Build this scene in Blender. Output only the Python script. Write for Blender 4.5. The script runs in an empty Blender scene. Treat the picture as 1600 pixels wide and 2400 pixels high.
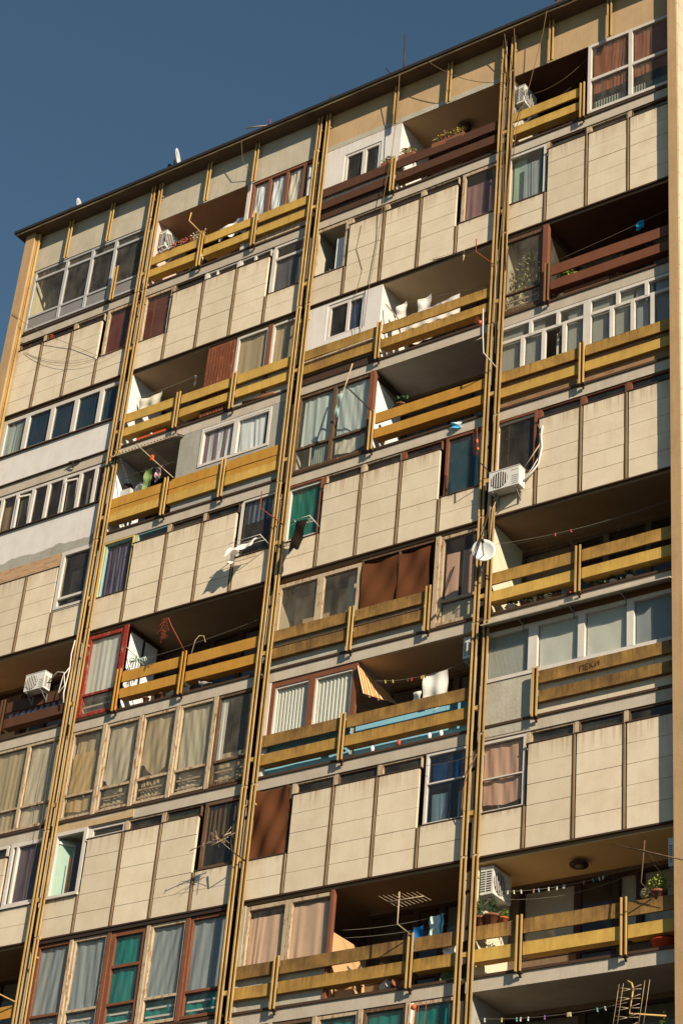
import bpy, math, random
from mathutils import Vector, Matrix
R = random.Random(11)
ZO = 18.81                      # metres from the street up to the underside of the lowest panelled storey in view
sc = bpy.context.scene
col = sc.collection
ORG = {}

# ------------------------------------------------------------------ mesh helpers
class MB:
    def __init__(s): s.v = []; s.f = []; s.sm = []
    def add(s, vs, fs, smooth=False):
        n = len(s.v); s.v += [tuple(p) for p in vs]
        for f in fs: s.f.append([n + i for i in f]); s.sm.append(smooth)
        return s
    def box(s, x0, x1, y0, y1, z0, z1):
        if x0 > x1: x0, x1 = x1, x0
        if y0 > y1: y0, y1 = y1, y0
        if z0 > z1: z0, z1 = z1, z0
        return s.add([(x0,y0,z0),(x1,y0,z0),(x1,y1,z0),(x0,y1,z0),(x0,y0,z1),(x1,y0,z1),(x1,y1,z1),(x0,y1,z1)],
            [(0,3,2,1),(4,5,6,7),(0,1,5,4),(1,2,6,5),(2,3,7,6),(3,0,4,7)])
    def bar(s, p, q, w, h=None, up=(0,0,1)):
        h = h or w; p = Vector(p); q = Vector(q); d = (q-p).normalized(); u = Vector(up)
        if abs(d.dot(u)) > .95: u = Vector((0,1,0))
        a = d.cross(u).normalized()*w/2; b = a.cross(d).normalized()*h/2
        vs = [p-a-b,p+a-b,p+a+b,p-a+b,q-a-b,q+a-b,q+a+b,q-a+b]
        return s.add(vs, [(0,3,2,1),(4,5,6,7),(0,1,5,4),(1,2,6,5),(2,3,7,6),(3,0,4,7)])
    def tube(s, pts, r, n=6, r2=None):
        pts = [Vector(p) for p in pts]; m = len(pts); base = len(s.v); rings = []
        prev = None
        for i, p in enumerate(pts):
            d = (pts[min(i+1,m-1)] - pts[max(i-1,0)]).normalized()
            if prev is None:
                u = Vector((0,0,1)) if abs(d.z) < .9 else Vector((0,1,0))
                a = d.cross(u).normalized()
            else:
                a = (prev - d*prev.dot(d)).normalized()
            prev = a; b = d.cross(a)
            rr = r if r2 is None else r + (r2-r)*i/max(1,m-1)
            rings.append([p + (a*math.cos(2*math.pi*k/n) + b*math.sin(2*math.pi*k/n))*rr for k in range(n)])
        vs = [v for ring in rings for v in ring]; fs = []
        for i in range(m-1):
            for k in range(n):
                fs.append((i*n+k, i*n+(k+1)%n, (i+1)*n+(k+1)%n, (i+1)*n+k))
        fs.append(tuple(range(n))[::-1]); fs.append(tuple((m-1)*n+k for k in range(n)))
        return s.add(vs, fs, True)
    def grid(s, fn, nu, nv, smooth=True):
        vs = [fn(i/nu, j/nv) for j in range(nv+1) for i in range(nu+1)]
        fs = [(j*(nu+1)+i, j*(nu+1)+i+1, (j+1)*(nu+1)+i+1, (j+1)*(nu+1)+i) for j in range(nv) for i in range(nu)]
        return s.add(vs, fs, smooth)
    def lathe(s, c, prof, n=14, axis=(0,0,1), smooth=True):
        ax = Vector(axis).normalized(); u = Vector((1,0,0)) if abs(ax.x) < .9 else Vector((0,1,0))
        a = ax.cross(u).normalized(); b = ax.cross(a); c = Vector(c)
        vs = [c + ax*h + (a*math.cos(2*math.pi*k/n)+b*math.sin(2*math.pi*k/n))*r for r, h in prof for k in range(n)]
        m = len(prof); fs = [(i*n+k, i*n+(k+1)%n, (i+1)*n+(k+1)%n, (i+1)*n+k) for i in range(m-1) for k in range(n)]
        fs.append(tuple(range(n))[::-1]); fs.append(tuple((m-1)*n+k for k in range(n)))
        return s.add(vs, fs, smooth)
    def ball(s, c, rx, ry=None, rz=None, n=10, m=7):
        ry = ry or rx; rz = rz or rx; c = Vector(c)
        return s.grid(lambda u, v: (c.x+rx*math.cos(2*math.pi*u)*math.sin(math.pi*v), c.y+ry*math.sin(2*math.pi*u)*math.sin(math.pi*v), c.z-rz*math.cos(math.pi*v)), n, m)
    def leaves(s, c, rad, n, size, rnd):
        c = Vector(c)
        for _ in range(n):
            while True:
                d = Vector((rnd.uniform(-1,1), rnd.uniform(-1,1), rnd.uniform(-1,1)))
                if d.length < 1: break
            p = c + Vector((d.x*rad[0], d.y*rad[1], d.z*rad[2]))
            a = Vector((rnd.uniform(-1,1), rnd.uniform(-1,1), rnd.uniform(-.6,.6))).normalized()
            b = a.cross(Vector((rnd.uniform(-1,1), rnd.uniform(-1,1), rnd.uniform(-1,1)))).normalized()
            L = size*rnd.uniform(.6,1.3); W = L*.45
            s.add([p, p+a*L*.5+b*W, p+a*L, p+a*L*.5-b*W], [(0,1,2,3)])
        return s
    def build(s, name, mat, parent=None):
        if parent is not None: o0 = ORG[parent.name]
        else:
            xs = [v[0] for v in s.v]; ys = [v[1] for v in s.v]; zs = [v[2] for v in s.v]
            o0 = Vector(((min(xs)+max(xs))/2, (min(ys)+max(ys))/2, min(zs)))
        me = bpy.data.meshes.new(name)
        me.from_pydata([(v[0]-o0.x, v[1]-o0.y, v[2]-o0.z) for v in s.v], [], s.f)
        me.polygons.foreach_set('use_smooth', s.sm)
        me.materials.append(mat); me.update()
        o = bpy.data.objects.new(name, me); col.objects.link(o)
        if parent is not None: o.parent = parent
        else: o.location = (o0.x, o0.y, o0.z+ZO)
        ORG[o.name] = o0
        return o

def thing(name, label, cat, loc, group=None):
    o = bpy.data.objects.new(name, None); col.objects.link(o); o.empty_display_size = .2
    o.location = (loc[0], loc[1], loc[2]+ZO); ORG[o.name] = Vector(loc)
    return tag(o, label, cat, group)
def tag(o, label, cat, group=None):
    o['label'] = label; o['category'] = cat
    if group: o['group'] = group
    return o
def struct(o, kind='structure'):
    o['kind'] = kind; return o

# ------------------------------------------------------------------ materials
def lin(c):
    c = c/255.0
    return c/12.92 if c <= .04045 else ((c+.055)/1.055)**2.4
SUNC = (1.0, .80, .545)
def P(r, g, b, k=1.0):            # base colour of a thing that looks (r,g,b) in the low warm sun
    w = (1.0, .86, .66)
    return tuple(min(.86, lin(c)/1.46/w[i]*k) for i, c in enumerate((r,g,b)))
MATS = {}
def nt(name):
    m = bpy.data.materials.new(name); m.use_nodes = True; t = m.node_tree; t.nodes.clear()
    out = t.nodes.new('ShaderNodeOutputMaterial'); return m, t, out
def noise(t, scale_vec, detail=5, rough=.6, sc_=1.0):
    g = t.nodes.new('ShaderNodeNewGeometry'); mp = t.nodes.new('ShaderNodeMapping'); mp.inputs['Scale'].default_value = scale_vec
    n = t.nodes.new('ShaderNodeTexNoise'); n.inputs['Scale'].default_value = sc_; n.inputs['Detail'].default_value = detail; n.inputs['Roughness'].default_value = rough
    t.links.new(g.outputs['Position'], mp.inputs['Vector']); t.links.new(mp.outputs['Vector'], n.inputs['Vector'])
    return n.outputs['Fac']
def ramp(t, fac, a, b, v0=0, v1=1):
    r = t.nodes.new('ShaderNodeMapRange'); r.inputs['From Min'].default_value = a; r.inputs['From Max'].default_value = b
    r.inputs['To Min'].default_value = v0; r.inputs['To Max'].default_value = v1
    t.links.new(fac, r.inputs['Value']); return r.outputs['Result']
def mix(t, fac, a, b, mode='MIX'):
    m = t.nodes.new('ShaderNodeMix'); m.data_type = 'RGBA'; m.blend_type = mode
    for sock, v in ((m.inputs[0], fac), (m.inputs[6], a), (m.inputs[7], b)):
        if hasattr(v, 'is_output') or isinstance(v, bpy.types.NodeSocket): t.links.new(v, sock)
        else: sock.default_value = (*v, 1) if isinstance(v, tuple) else v
    return m.outputs[2]
def M(name, c, rough=.75, dirt=None, blotch=.25, streak=.0, var=.06, bump=.0, bs=40, peel=None, peel_at=.55, metal=0, spec=.3, pscale=(9,9,2.2), drip=0, dripc=None, dl=.75, bl=(.42,.78)):
    if name in MATS: return MATS[name]
    m, t, out = nt(name)
    b = t.nodes.new('ShaderNodeBsdfPrincipled'); t.links.new(b.outputs[0], out.inputs[0])
    b.inputs['Roughness'].default_value = rough; b.inputs['Metallic'].default_value = metal; b.inputs['Specular IOR Level'].default_value = spec
    dirt = dirt or tuple(x*.45 for x in c)
    cur = c
    if var:
        oi = t.nodes.new('ShaderNodeObjectInfo')
        v = ramp(t, oi.outputs['Random'], 0, 1, 1-var, 1+var)
        cm = t.nodes.new('ShaderNodeCombineColor')
        for i in range(3): t.links.new(v, cm.inputs[i])
        cur = mix(t, 1.0, c, cm.outputs[0], 'MULTIPLY')
    if peel:
        cur = mix(t, ramp(t, noise(t, pscale, 6, .75, 1.6), peel_at-.03, peel_at+.05), cur, peel)
    if blotch:
        cur = mix(t, ramp(t, noise(t, (1.3,1.3,1.0), 6, .7, 1.2), bl[0], bl[1], 0, blotch), cur, dirt)
    if streak:
        cur = mix(t, ramp(t, noise(t, (17,17,.55), 5, .7, 1.0), .42, .85, 0, streak), cur, dirt)
        cur = mix(t, ramp(t, noise(t, (52,52,1.6), 4, .65, 1.0), .48, .9, 0, streak*.7), cur, tuple(x*.8 for x in dirt))
    if drip:                       # rust and soot runs starting at the top edge
        tc = t.nodes.new('ShaderNodeTexCoord'); sx_ = t.nodes.new('ShaderNodeSeparateXYZ'); t.links.new(tc.outputs['Generated'], sx_.inputs[0])
        mu = t.nodes.new('ShaderNodeMath'); mu.operation = 'MULTIPLY'
        t.links.new(ramp(t, sx_.outputs['Z'], dl, 1.0), mu.inputs[0]); t.links.new(ramp(t, noise(t, (13,13,.25), 4, .7), .44, .72, 0, drip), mu.inputs[1])
        cur = mix(t, mu.outputs[0], cur, dripc or dirt)
    if isinstance(cur, tuple): b.inputs['Base Color'].default_value = (*cur, 1)
    else: t.links.new(cur, b.inputs['Base Color'])
    if bump:
        bp = t.nodes.new('ShaderNodeBump'); bp.inputs['Strength'].default_value = bump; bp.inputs['Distance'].default_value = .02
        t.links.new(noise(t, (bs,bs,bs), 4, .6), bp.inputs['Height']); t.links.new(bp.outputs[0], b.inputs['Normal'])
    MATS[name] = m; return m
def CLOTH(name, c, trans=.2, fold=.0, c2=None, sw=(60,0,0), thr=.0):
    if name in MATS: return MATS[name]
    m, t, out = nt(name)
    d = t.nodes.new('ShaderNodeBsdfDiffuse'); tr = t.nodes.new('ShaderNodeBsdfTranslucent'); mx = t.nodes.new('ShaderNodeMixShader')
    mx.inputs[0].default_value = trans; t.links.new(d.outputs[0], mx.inputs[1]); t.links.new(tr.outputs[0], mx.inputs[2]); t.links.new(mx.outputs[0], out.inputs[0])
    c = tuple(min(.84, x*1.4) for x in c); c2 = tuple(min(.84, x*1.4) for x in c2) if c2 else None
    cur = mix(t, ramp(t, noise(t, (3,3,2), 5, .7), .4, .75, 0, .3), c, tuple(x*.6 for x in c))
    if c2:
        g = t.nodes.new('ShaderNodeNewGeometry'); w = t.nodes.new('ShaderNodeVectorMath'); w.operation = 'DOT_PRODUCT'; w.inputs[1].default_value = sw
        t.links.new(g.outputs['Position'], w.inputs[0]); s_ = t.nodes.new('ShaderNodeMath'); s_.operation = 'SINE'; t.links.new(w.outputs['Value'], s_.inputs[0])
        cur = mix(t, ramp(t, s_.outputs[0], thr-.1, thr+.1), cur, c2)
    t.links.new(cur, d.inputs[0]); t.links.new(cur, tr.inputs[0])
    MATS[name] = m; return m
def GLASS(name, tint=(.94,.95,.94), dust=.05, refl=1.0, dustc=(.5,.46,.38)):
    if name in MATS: return MATS[name]
    m, t, out = nt(name)
    lw = t.nodes.new('ShaderNodeLayerWeight'); lw.inputs['Blend'].default_value = .5
    fr = t.nodes.new('ShaderNodeMath'); fr.operation = 'POWER'; fr.inputs[1].default_value = 4.5; t.links.new(lw.outputs['Facing'], fr.inputs[0])
    tr = t.nodes.new('ShaderNodeBsdfTransparent'); tr.inputs[0].default_value = (*tint, 1)
    gl = t.nodes.new('ShaderNodeBsdfGlossy'); gl.inputs['Roughness'].default_value = .03
    bp = t.nodes.new('ShaderNodeBump'); bp.inputs['Strength'].default_value = .12; bp.inputs['Distance'].default_value = .02
    t.links.new(noise(t, (1.6,1.6,1.2), 2, .5), bp.inputs['Height']); t.links.new(bp.outputs[0], gl.inputs['Normal'])
    df = t.nodes.new('ShaderNodeBsdfDiffuse'); df.inputs[0].default_value = (*dustc, 1)
    a = t.nodes.new('ShaderNodeMixShader'); b = t.nodes.new('ShaderNodeMixShader')
    t.links.new(ramp(t, noise(t, (2.5,2.5,1.2), 5, .7), .35, .75, dust*.3, dust*1.8), a.inputs[0])
    t.links.new(tr.outputs[0], a.inputs[1]); t.links.new(df.outputs[0], a.inputs[2])
    t.links.new(ramp(t, fr.outputs[0], 0, 1, .045*refl, .9), b.inputs[0])
    t.links.new(a.outputs[0], b.inputs[1]); t.links.new(gl.outputs[0], b.inputs[2]); t.links.new(b.outputs[0], out.inputs[0])
    MATS[name] = m; return m
def BRICK(name, c, mortar, rough_=.9):
    if name in MATS: return MATS[name]
    m, t, out = nt(name)
    b = t.nodes.new('ShaderNodeBsdfPrincipled'); b.inputs['Roughness'].default_value = .9; t.links.new(b.outputs[0], out.inputs[0])
    g = t.nodes.new('ShaderNodeNewGeometry'); sp = t.nodes.new('ShaderNodeSeparateXYZ'); cb = t.nodes.new('ShaderNodeCombineXYZ')
    t.links.new(g.outputs['Position'], sp.inputs[0]); t.links.new(sp.outputs['X'], cb.inputs['X']); t.links.new(sp.outputs['Z'], cb.inputs['Y'])
    br = t.nodes.new('ShaderNodeTexBrick'); br.inputs['Scale'].default_value = 1.0; br.inputs['Brick Width'].default_value = .26; br.inputs['Row Height'].default_value = .075
    br.inputs['Mortar Size'].default_value = .010; br.inputs['Color1'].default_value = (*c,1); br.inputs['Color2'].default_value = (*[x*.62 for x in c],1); br.inputs['Mortar'].default_value = (*mortar,1)
    t.links.new(cb.outputs[0], br.inputs['Vector'])
    t.links.new(mix(t, ramp(t, noise(t, (5,5,5), 6, .75), .5, .75, 0, .55), br.outputs['Color'], mortar), b.inputs['Base Color'])
    MATS[name] = m; return m

panelm = M('cream_cement_panel', P(234,209,170), .7, P(186,150,104), .40, .12, .08, .10, 25, drip=.8, dripc=P(160,112,70), dl=.80)
plaster_white = M('white_render', P(234,220,200), .8, P(180,154,122), .38, .16, .03, .14, 30, drip=.5)
plaster_grey = M('grey_patch_render', P(178,168,146), .9, P(120,105,85), .5, .3, .05, .3, 22)
plaster_rough = M('pale_rough_render', P(200,186,156), .9, P(135,110,78), .5, .25, .03, .35, 14)
band = M('slab_edge_concrete', P(206,186,156), .85, P(140,108,78), .4, .25, .07, .15, 30)
beam_grey = M('grey_parapet_concrete', P(210,192,158), .85, P(140,114,84), .4, .3, .04, .15, 25)
beam_tan = M('tan_parapet_render', P(204,166,116), .85, P(146,112,74), .35, .3, .03, .12, 25)
fin_tan = M('tan_end_wall_concrete', P(196,156,106), .85, P(140,98,56), .35, .35, .03, .2, 18)
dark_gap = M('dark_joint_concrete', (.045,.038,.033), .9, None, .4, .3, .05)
soffit = M('soffit_render', P(152,120,84), .9, P(110,84,58), .35, 0, .08, .1, 20)
soffit_brown = M('brown_painted_soffit', P(94,58,38), .85, None, .3, 0, .0)
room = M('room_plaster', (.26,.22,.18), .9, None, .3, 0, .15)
flash = M('rusty_flashing', P(72,52,36), .7, P(100,64,38), .5, .2, .12)
brown_metal = M('brown_bead_metal', P(164,132,92), .55, P(100,70,44), .5, .4, .08)
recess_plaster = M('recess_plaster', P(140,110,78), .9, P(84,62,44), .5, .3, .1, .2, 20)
joint_back = M('joint_backing', P(104,78,54), .8, None, .3, .2, .1)
yellow = M('ochre_painted_metal', P(216,172,98), .55, P(126,80,34), .5, .45, .05, .04, 30)
rail_web = M('shaded_grimy_channel', P(112,78,40), .8, P(60,38,20), .5, .4, .1)  # grimy web, coloured darker to deepen the shade between the flanges
tile = M('dark_balcony_floor', P(110,86,62), .8, None, .4, 0, .15)
rail_y = M('ochre_rail_metal', P(214,170,100), .55, P(110,72,38), .6, .45, .05)
CAL = [M('ochre_board_clean', P(220,172,80), .6, P(140,90,38), .45, .35, .08, .05, drip=.55, dl=.5),
       M('ochre_board_worn', P(208,156,72), .65, P(96,62,30), .6, .5, .12, .08, drip=.8, dl=.3, bl=(.34,.70)),
       M('ochre_board_grimy', P(190,140,68), .7, P(78,52,30), .75, .6, .13, .1, drip=.9, dl=.1, bl=(.30,.66)),
       M('orange_board', P(208,148,56), .6, P(140,76,24), .45, .40, .03, .06)]
brown_board = M('brown_painted_board', P(98,60,38), .65, P(62,40,28), .4, .3, .05, .05)
red_board = M('red_brown_board', P(126,72,44), .65, P(80,48,30), .4, .3, .05, .05)
white_pvc = M('white_window_plastic', P(228,211,187), .45, P(170,144,110), .35, .25, .05)
alu = M('grey_window_metal', P(192,184,170), .45, P(140,130,112), .25, .1, .03)
wood_pale = M('peeling_pale_wood', P(206,178,138), .8, P(140,98,60), .35, .3, .06, .2, 40, P(150,106,68), .56)
wood_brown = M('brown_window_wood', P(106,78,54), .78, P(64,44,30), .4, .3, .08, .15, 40, P(168,126,84), .6)
wood_red = M('red_brown_window_wood', P(134,78,50), .75, P(84,50,32), .4, .2, .05, .15, 40, P(180,120,78), .64)
wood_scarlet = M('scarlet_window_wood', P(160,50,32), .65, P(96,40,26), .5, .3, .03, .2, 40, P(176,130,92), .57)
wood_dark = M('dark_door_wood', P(70,42,28), .7, None, .3, .1, .08)
frame_yellow = M('yellow_window_paint', P(214,182,100), .6, P(150,110,50), .3, .2, .0)
frame_blue = M('pale_blue_window_paint', P(158,190,178), .6, P(90,120,118), .3, .2, .0)
glass = GLASS('window_glass')
glass_dirty = GLASS('dusty_glass', (.86,.84,.78), .10)
glass_blue = GLASS('bluish_glass', (.66,.78,.84), .03, 1.8)
glass_dark = GLASS('dark_glass', (.55,.53,.50), .05, 1.2)
iron = M('dark_iron', P(66,48,38), .6, None, .4, .2, .1)
rust = M('rusty_red_iron', P(150,66,36), .7, P(80,40,26), .5, .2, .05)
steel = M('grey_steel', P(150,140,125), .45, None, .3, 0, .05, metal=.3)
black_iron = M('black_tar_edge', (.02,.018,.018), .7, None, .2, 0, 0)
ac_white = M('cream_machine_casing', P(232,220,198), .45, P(180,150,110), .25, .15, .03)
dark_plastic = M('dark_grille', (.05,.045,.04), .5, None, .2, 0, 0)
cable_m = M('sun_faded_cable', P(122,92,60), .7, None, .2, 0, .2)
cord_m = M('pale_line', P(150,138,116), .7, None, .1, 0, .1)
# ------------------------------------------------------------------ the apartment block
XA = [-4.83, -.10, 5.94, 11.98]; XB = [-.26, 5.78, 11.82, 16.745]
ST = [[-3.80,-2.62,-1.44], [1.08,2.24,3.40,4.56], [7.15,8.31,9.47,10.63], [13.23,14.39,15.55]]
def zf(fl): return (fl-3)*2.8
B = thing('apartment_building', 'weathered ten-storey apartment block of cream panels, ochre balcony boards and flat overhanging roof', 'apartment building', (6, 2, -ZO))

def plank(m, x0, x1, y0, y1, z0, z1, j=.006, n=None):
    n = n or max(3, int((x1-x0)/.45)); vs = []
    for i in range(n+1):
        x = x0+(x1-x0)*i/n; a = R.uniform(-j,j); b = R.uniform(-j,j)*.6; c = R.uniform(-j,j)*.6
        vs += [(x,y0+c,z0+a),(x,y1+c,z0+a),(x,y1+c,z1+b),(x,y0+c,z1+b)]
    fs = [(0,3,2,1),(n*4,n*4+1,n*4+2,n*4+3)]
    for i in range(n):
        for k in range(4):
            fs.append((i*4+k, i*4+(k+1)%4, (i+1)*4+(k+1)%4, (i+1)*4+k))
    m.add(vs, [f[::-1] for f in fs])
def curt(mb, x0, x1, z0, z1, y, style, rnd):
    W = x1-x0
    if style == 'fold':
        ph = rnd.uniform(0,6); fr = W/rnd.uniform(.10,.21)*2*math.pi; a = rnd.uniform(.008,.022); q = rnd.uniform(2,5); sk = rnd.uniform(-.12,.12)
        mb.grid(lambda u,v: (x0+u*W, y + a*(.55+.45*math.sin(u*q*2+ph))*math.sin((u+sk*(1-v))*fr+ph+1.5*math.sin(u*q+ph))*(.5+.5*(1-v))+.008*math.sin(u*fr*.37+ph+v), z0+v*(z1-z0)), max(24,int(W*46)), 6)
    elif style == 'blind':
        mb.grid(lambda u,v: (x0+u*W, y+.004*math.sin(u*9+v*5), z0+v*(z1-z0)), 10, 8)
    elif style == 'drape':
        ph = rnd.uniform(0,6); k = rnd.uniform(-1,1)
        mb.grid(lambda u,v: (x0+u*W, y + .012*math.sin(u*10+k*4*(1-v)*(u-.5)+ph)*(1-v*.3) + .008*math.sin((u+.5*v*k)*23+ph) + .003*math.sin(u*W*47+ph*2), z0 + (z1-z0)*v + (1-v)*.035*math.sin(u*5+ph)), 30, 12)
    elif style == 'torn':
        ph = rnd.uniform(0,6)
        mb.grid(lambda u,v: (x0+u*W, y+.014*math.sin(u*8+v*4+ph)+.009*math.sin(u*19-v*9+ph)+.005*math.sin(u*31+v*3), z0+(z1-z0)*v + (1-v)*(.22*(z1-z0)*math.sin(u*3.2+ph)**2 + .03*math.sin(u*21))), 26, 14)
    elif style == 'slat':
        n = int((z1-z0)/.026)
        for i in range(n):
            z = z0+(i+.5)*(z1-z0)/n
            mb.add([(x0,y-.006,z-.012),(x1,y-.006,z-.012),(x1,y+.006,z+.012),(x0,y+.006,z+.012)], [(0,1,2,3)])
    elif style == 'vert':
        n = max(3, int(W/.095)); s = W/n; tw = rnd.uniform(.35,.6)
        for i in range(n):
            x = x0+(i+.5)*s; dx = s*.52*math.cos(tw); dy = s*.5*math.sin(tw)
            mb.add([(x-dx,y-dy,z0),(x+dx,y+dy,z0),(x+dx,y+dy,z1),(x-dx,y-dy,z1)], [(0,1,2,3)])

def win(x0, x1, fl, d0, d1, fr, vs=(), hs=(), fw=.06, y=.02, gl=None, cur=(), name='window', dep=.08, label=None, yc=.09):
    z = zf(fl); z0 = z+d0; z1 = z+d1; m = MB()
    m.box(x0,x0+fw,y,y+dep,z0,z1).box(x1-fw,x1,y,y+dep,z0,z1)
    m.box(x0+fw,x1-fw,y,y+dep,z0,z0+fw).box(x0+fw,x1-fw,y,y+dep,z1-fw,z1)
    for v in vs:
        v = v if isinstance(v, tuple) else (v,)
        c = v[0]; w = v[1] if len(v) > 1 else fw
        a = z+v[2] if len(v) > 2 else z0+fw; b = z+v[3] if len(v) > 3 else z1-fw
        m.box(c-w/2,c+w/2,y-.004,y+dep-.01,a,b)
    for h in hs:
        h = h if isinstance(h, tuple) else (h,)
        w = h[1] if len(h) > 1 else fw*.8
        a = h[2] if len(h) > 2 else x0+fw; b = h[3] if len(h) > 3 else x1-fw
        m.box(a,b,y+.003,y+dep-.014,z+h[0]-w/2,z+h[0]+w/2)
    o = m.build(name, fr, B)
    if label: o['label'] = label
    if gl is not False:
        g = MB(); yy = y+dep*.55; g.add([(x0+fw,yy,z0+fw),(x1-fw,yy,z0+fw),(x1-fw,yy,z1-fw),(x0+fw,yy,z1-fw)], [(0,1,2,3)])
        g.build('pane', gl or glass, o)
    for c in cur:
        mb = MB(); yy = y+yc+(c[6] if len(c) > 6 else 0)
        curt(mb, c[0], c[1], z+c[2], z+c[3], yy, c[5], R)
        mb.build({'slat':'blind','blind':'blind','vert':'blind'}.get(c[5],'curtain'), c[4], o)
    return o

def bars(o, x0, x1, fl, ds, mat, y=.13):
    m = MB()
    for d in ds: m.box(x0,x1,y,y+.03,zf(fl)+d-.022,zf(fl)+d+.022)
    m.build('guard_bar', mat, o)

def edges(b): return [XA[b]]+ST[b]+[XB[b]]
def panel_floor(b, fl, low=(), skip_strip=(), strips=None, n=None):
    e = edges(b); z = zf(fl); N = len(e)-1
    for i in range(N):
        x0 = e[i]+(.058 if i else .0); x1 = e[i+1]-(.058 if i < N-1 else 0)
        top, rows = (.95, 2) if i in low else (2.36, 5)
        m = MB(); h = top/rows; ty = R.uniform(-.006,.006)
        for r in range(rows):
            j = R.uniform(-.004,.004)
            a = z+r*h+(.006 if r else .004); c = z+(r+1)*h-.006
            m.box(x0,x1,-.05+ty+j,.0,a,c)
        m.box(x0+.01,x1-.01,-.034,.03,z+.02,z+top-.02)
        m.build('wall_panel', panelm, B)
        cap = MB().box(x0-.05,x1+.045,-.065,.02,z+top,z+top+.026); cap.build('window_sill', flash, B)
    for i in range(1, N):
        top = .95 if ((i-1) in low or i in low) else 2.36
        x = e[i]; jb = MB().box(x-.058,x+.058,-.008,.03,z+.005,z+top-.01).box(x-.0585,x-.050,-.054,-.0082,z+.004,z+top-.009).box(x+.052,x+.0585,-.050,-.0082,z+.004,z+top-.009).build('panel_joint', joint_back, B)
        MB().box(x-.02,x+.02,-.060,-.0085,z+.005,z+top-.01).build('joint_bead', brown_metal, jb)
    MB().box(XA[b]-.0,XB[b],-.055,.0,z-.035,z).build('drip_edge', flash, B)
    strips = strips or {}
    for i in range(N):
        if i in low or i in skip_strip: continue
        s = strips.get(i, {})
        x0 = e[i]+.05; x1 = e[i+1]-.05
        win(x0, x1, fl, 2.40, 2.69, s.get('fr', wood_pale if R.random()<.6 else wood_brown), fw=s.get('fw',.035), y=.03, gl=s.get('gl', glass_dark), vs=s.get('vs',()), cur=s.get('cur',()), name='toplight')
        if i and s.get('block',True): MB().box(e[i]-.05,e[i]+.05,.02,.12,z+2.39,z+2.7).build('window_post', s.get('pm',wood_pale), B)

def slab(b, fl, y0=0.0, mat=band, trim=True):
    z = zf(fl); x1 = XB[b]
    MB().box(XA[b],x1,y0,5,z-.10,z+.22).build('slab', mat, B)
    if trim: MB().box(XA[b],x1,-.035,.0-.0005,z+.175,z+.235).build('drip_edge', flash, B); MB().box(XA[b]+.1,x1-.08,.0,1.39,z+.221,z+.234).build('balcony_floor', tile, B)

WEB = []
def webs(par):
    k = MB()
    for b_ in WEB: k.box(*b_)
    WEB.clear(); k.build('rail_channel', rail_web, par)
def channel(m, x, z0, z1, yf=-.18, yb=-.146, w=.135, fl_=.031):
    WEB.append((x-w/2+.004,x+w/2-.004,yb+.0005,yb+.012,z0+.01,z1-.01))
    m.box(x-w/2,x-w/2+fl_,yf,yb,z0,z1).box(x+w/2-fl_,x+w/2,yf,yb,z0,z1)
def railing(b, fl, segs, posts, m1, m2, label=None, infill=None, pm=None, b1=(.93,1.23), b2=(.48,.75)):
    z = zf(fl); pm = pm or yellow
    o = MB().box(segs[0][0]+.02,segs[-1][1]-.02,-.05,-.03,z+1.02,z+1.06).build('balcony_railing', pm, B)
    if label: o['label'] = label
    for x in posts:
        m = MB(); channel(m, x, z+.13, z+1.31)
        m.build('post', pm, o); webs(o)
        m = MB().box(x-.06,x+.06,-.15,-.036,z+.11,z+.128)
        m.add([(x-.02,-.14,z+.109),(x-.02,-.036,z+.109),(x-.02,-.036,z+.03),(x+.02,-.14,z+.109),(x+.02,-.036,z+.109),(x+.02,-.036,z+.03)], [(0,1,2),(3,5,4),(0,3,4,1),(1,4,5,2),(2,5,3,0)])
        m.build('bracket', flash, o)
    for (x0,x1) in segs:
        t = R.uniform(-.012,.012)
        k = MB(); plank(k, x0,x1,-.10,-.055,z+b1[0]+t,z+b1[1]+t); k.build('board', m1, o)
        k = MB(); plank(k, x0,x1,-.10,-.06,z+b2[0],z+b2[1]); plank(k, x0,x1,-.058,.14,z+b2[0]+.002,z+b2[0]+.03,.003); k.build('board', m2, o)
        if infill: k = MB(); plank(k, x0,x1,-.085,-.06,z+b2[1]-.02,z+b1[0]+.06,.004); k.build('infill_board', infill, o)
    return o

def recess(b, x0, x1, fl, secs, left=None, ceil=None, dm=wood_dark, wallm=None, depth=1.4, gl=glass_dark, floor=None):
    """open balcony: ceiling, left wall lining, and a back wall made of (x0,x1,kind) sections"""
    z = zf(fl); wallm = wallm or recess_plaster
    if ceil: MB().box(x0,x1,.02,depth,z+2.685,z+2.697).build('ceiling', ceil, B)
    if floor: MB().box(x0,x1,.01,depth,z+.2345,z+.24).build('balcony_floor', floor, B)  # extra pale sheet, added as a reflector for the ceiling
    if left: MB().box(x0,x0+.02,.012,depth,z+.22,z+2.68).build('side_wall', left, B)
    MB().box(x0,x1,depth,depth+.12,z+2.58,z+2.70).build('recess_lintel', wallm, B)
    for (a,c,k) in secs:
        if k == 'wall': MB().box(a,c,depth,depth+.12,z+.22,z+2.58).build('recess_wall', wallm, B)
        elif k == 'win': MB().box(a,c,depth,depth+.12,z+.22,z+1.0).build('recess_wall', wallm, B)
    for (a,c,k) in secs:
        if k == 'win': win(a,c,fl,1.0,2.58,dm,y=depth-.02,fw=.07,gl=gl,cur=[(a+.1,c-.1,1.05,2.5,CLOTH('dim_curtain',(.34,.30,.25)),'fold')] if R.random()<.6 else ())
        elif k == 'door': win(a,c,fl,.23,2.58,dm,y=depth-.02,fw=.09,hs=(1.0,),gl=gl,name='balcony_door')
def secs(x0, x1, pat):
    t = sum(w for _, w in pat); out = []; x = x0
    for k, w in pat: out.append((x, x+(x1-x0)*w/t, k)); x += (x1-x0)*w/t
    return out
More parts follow.
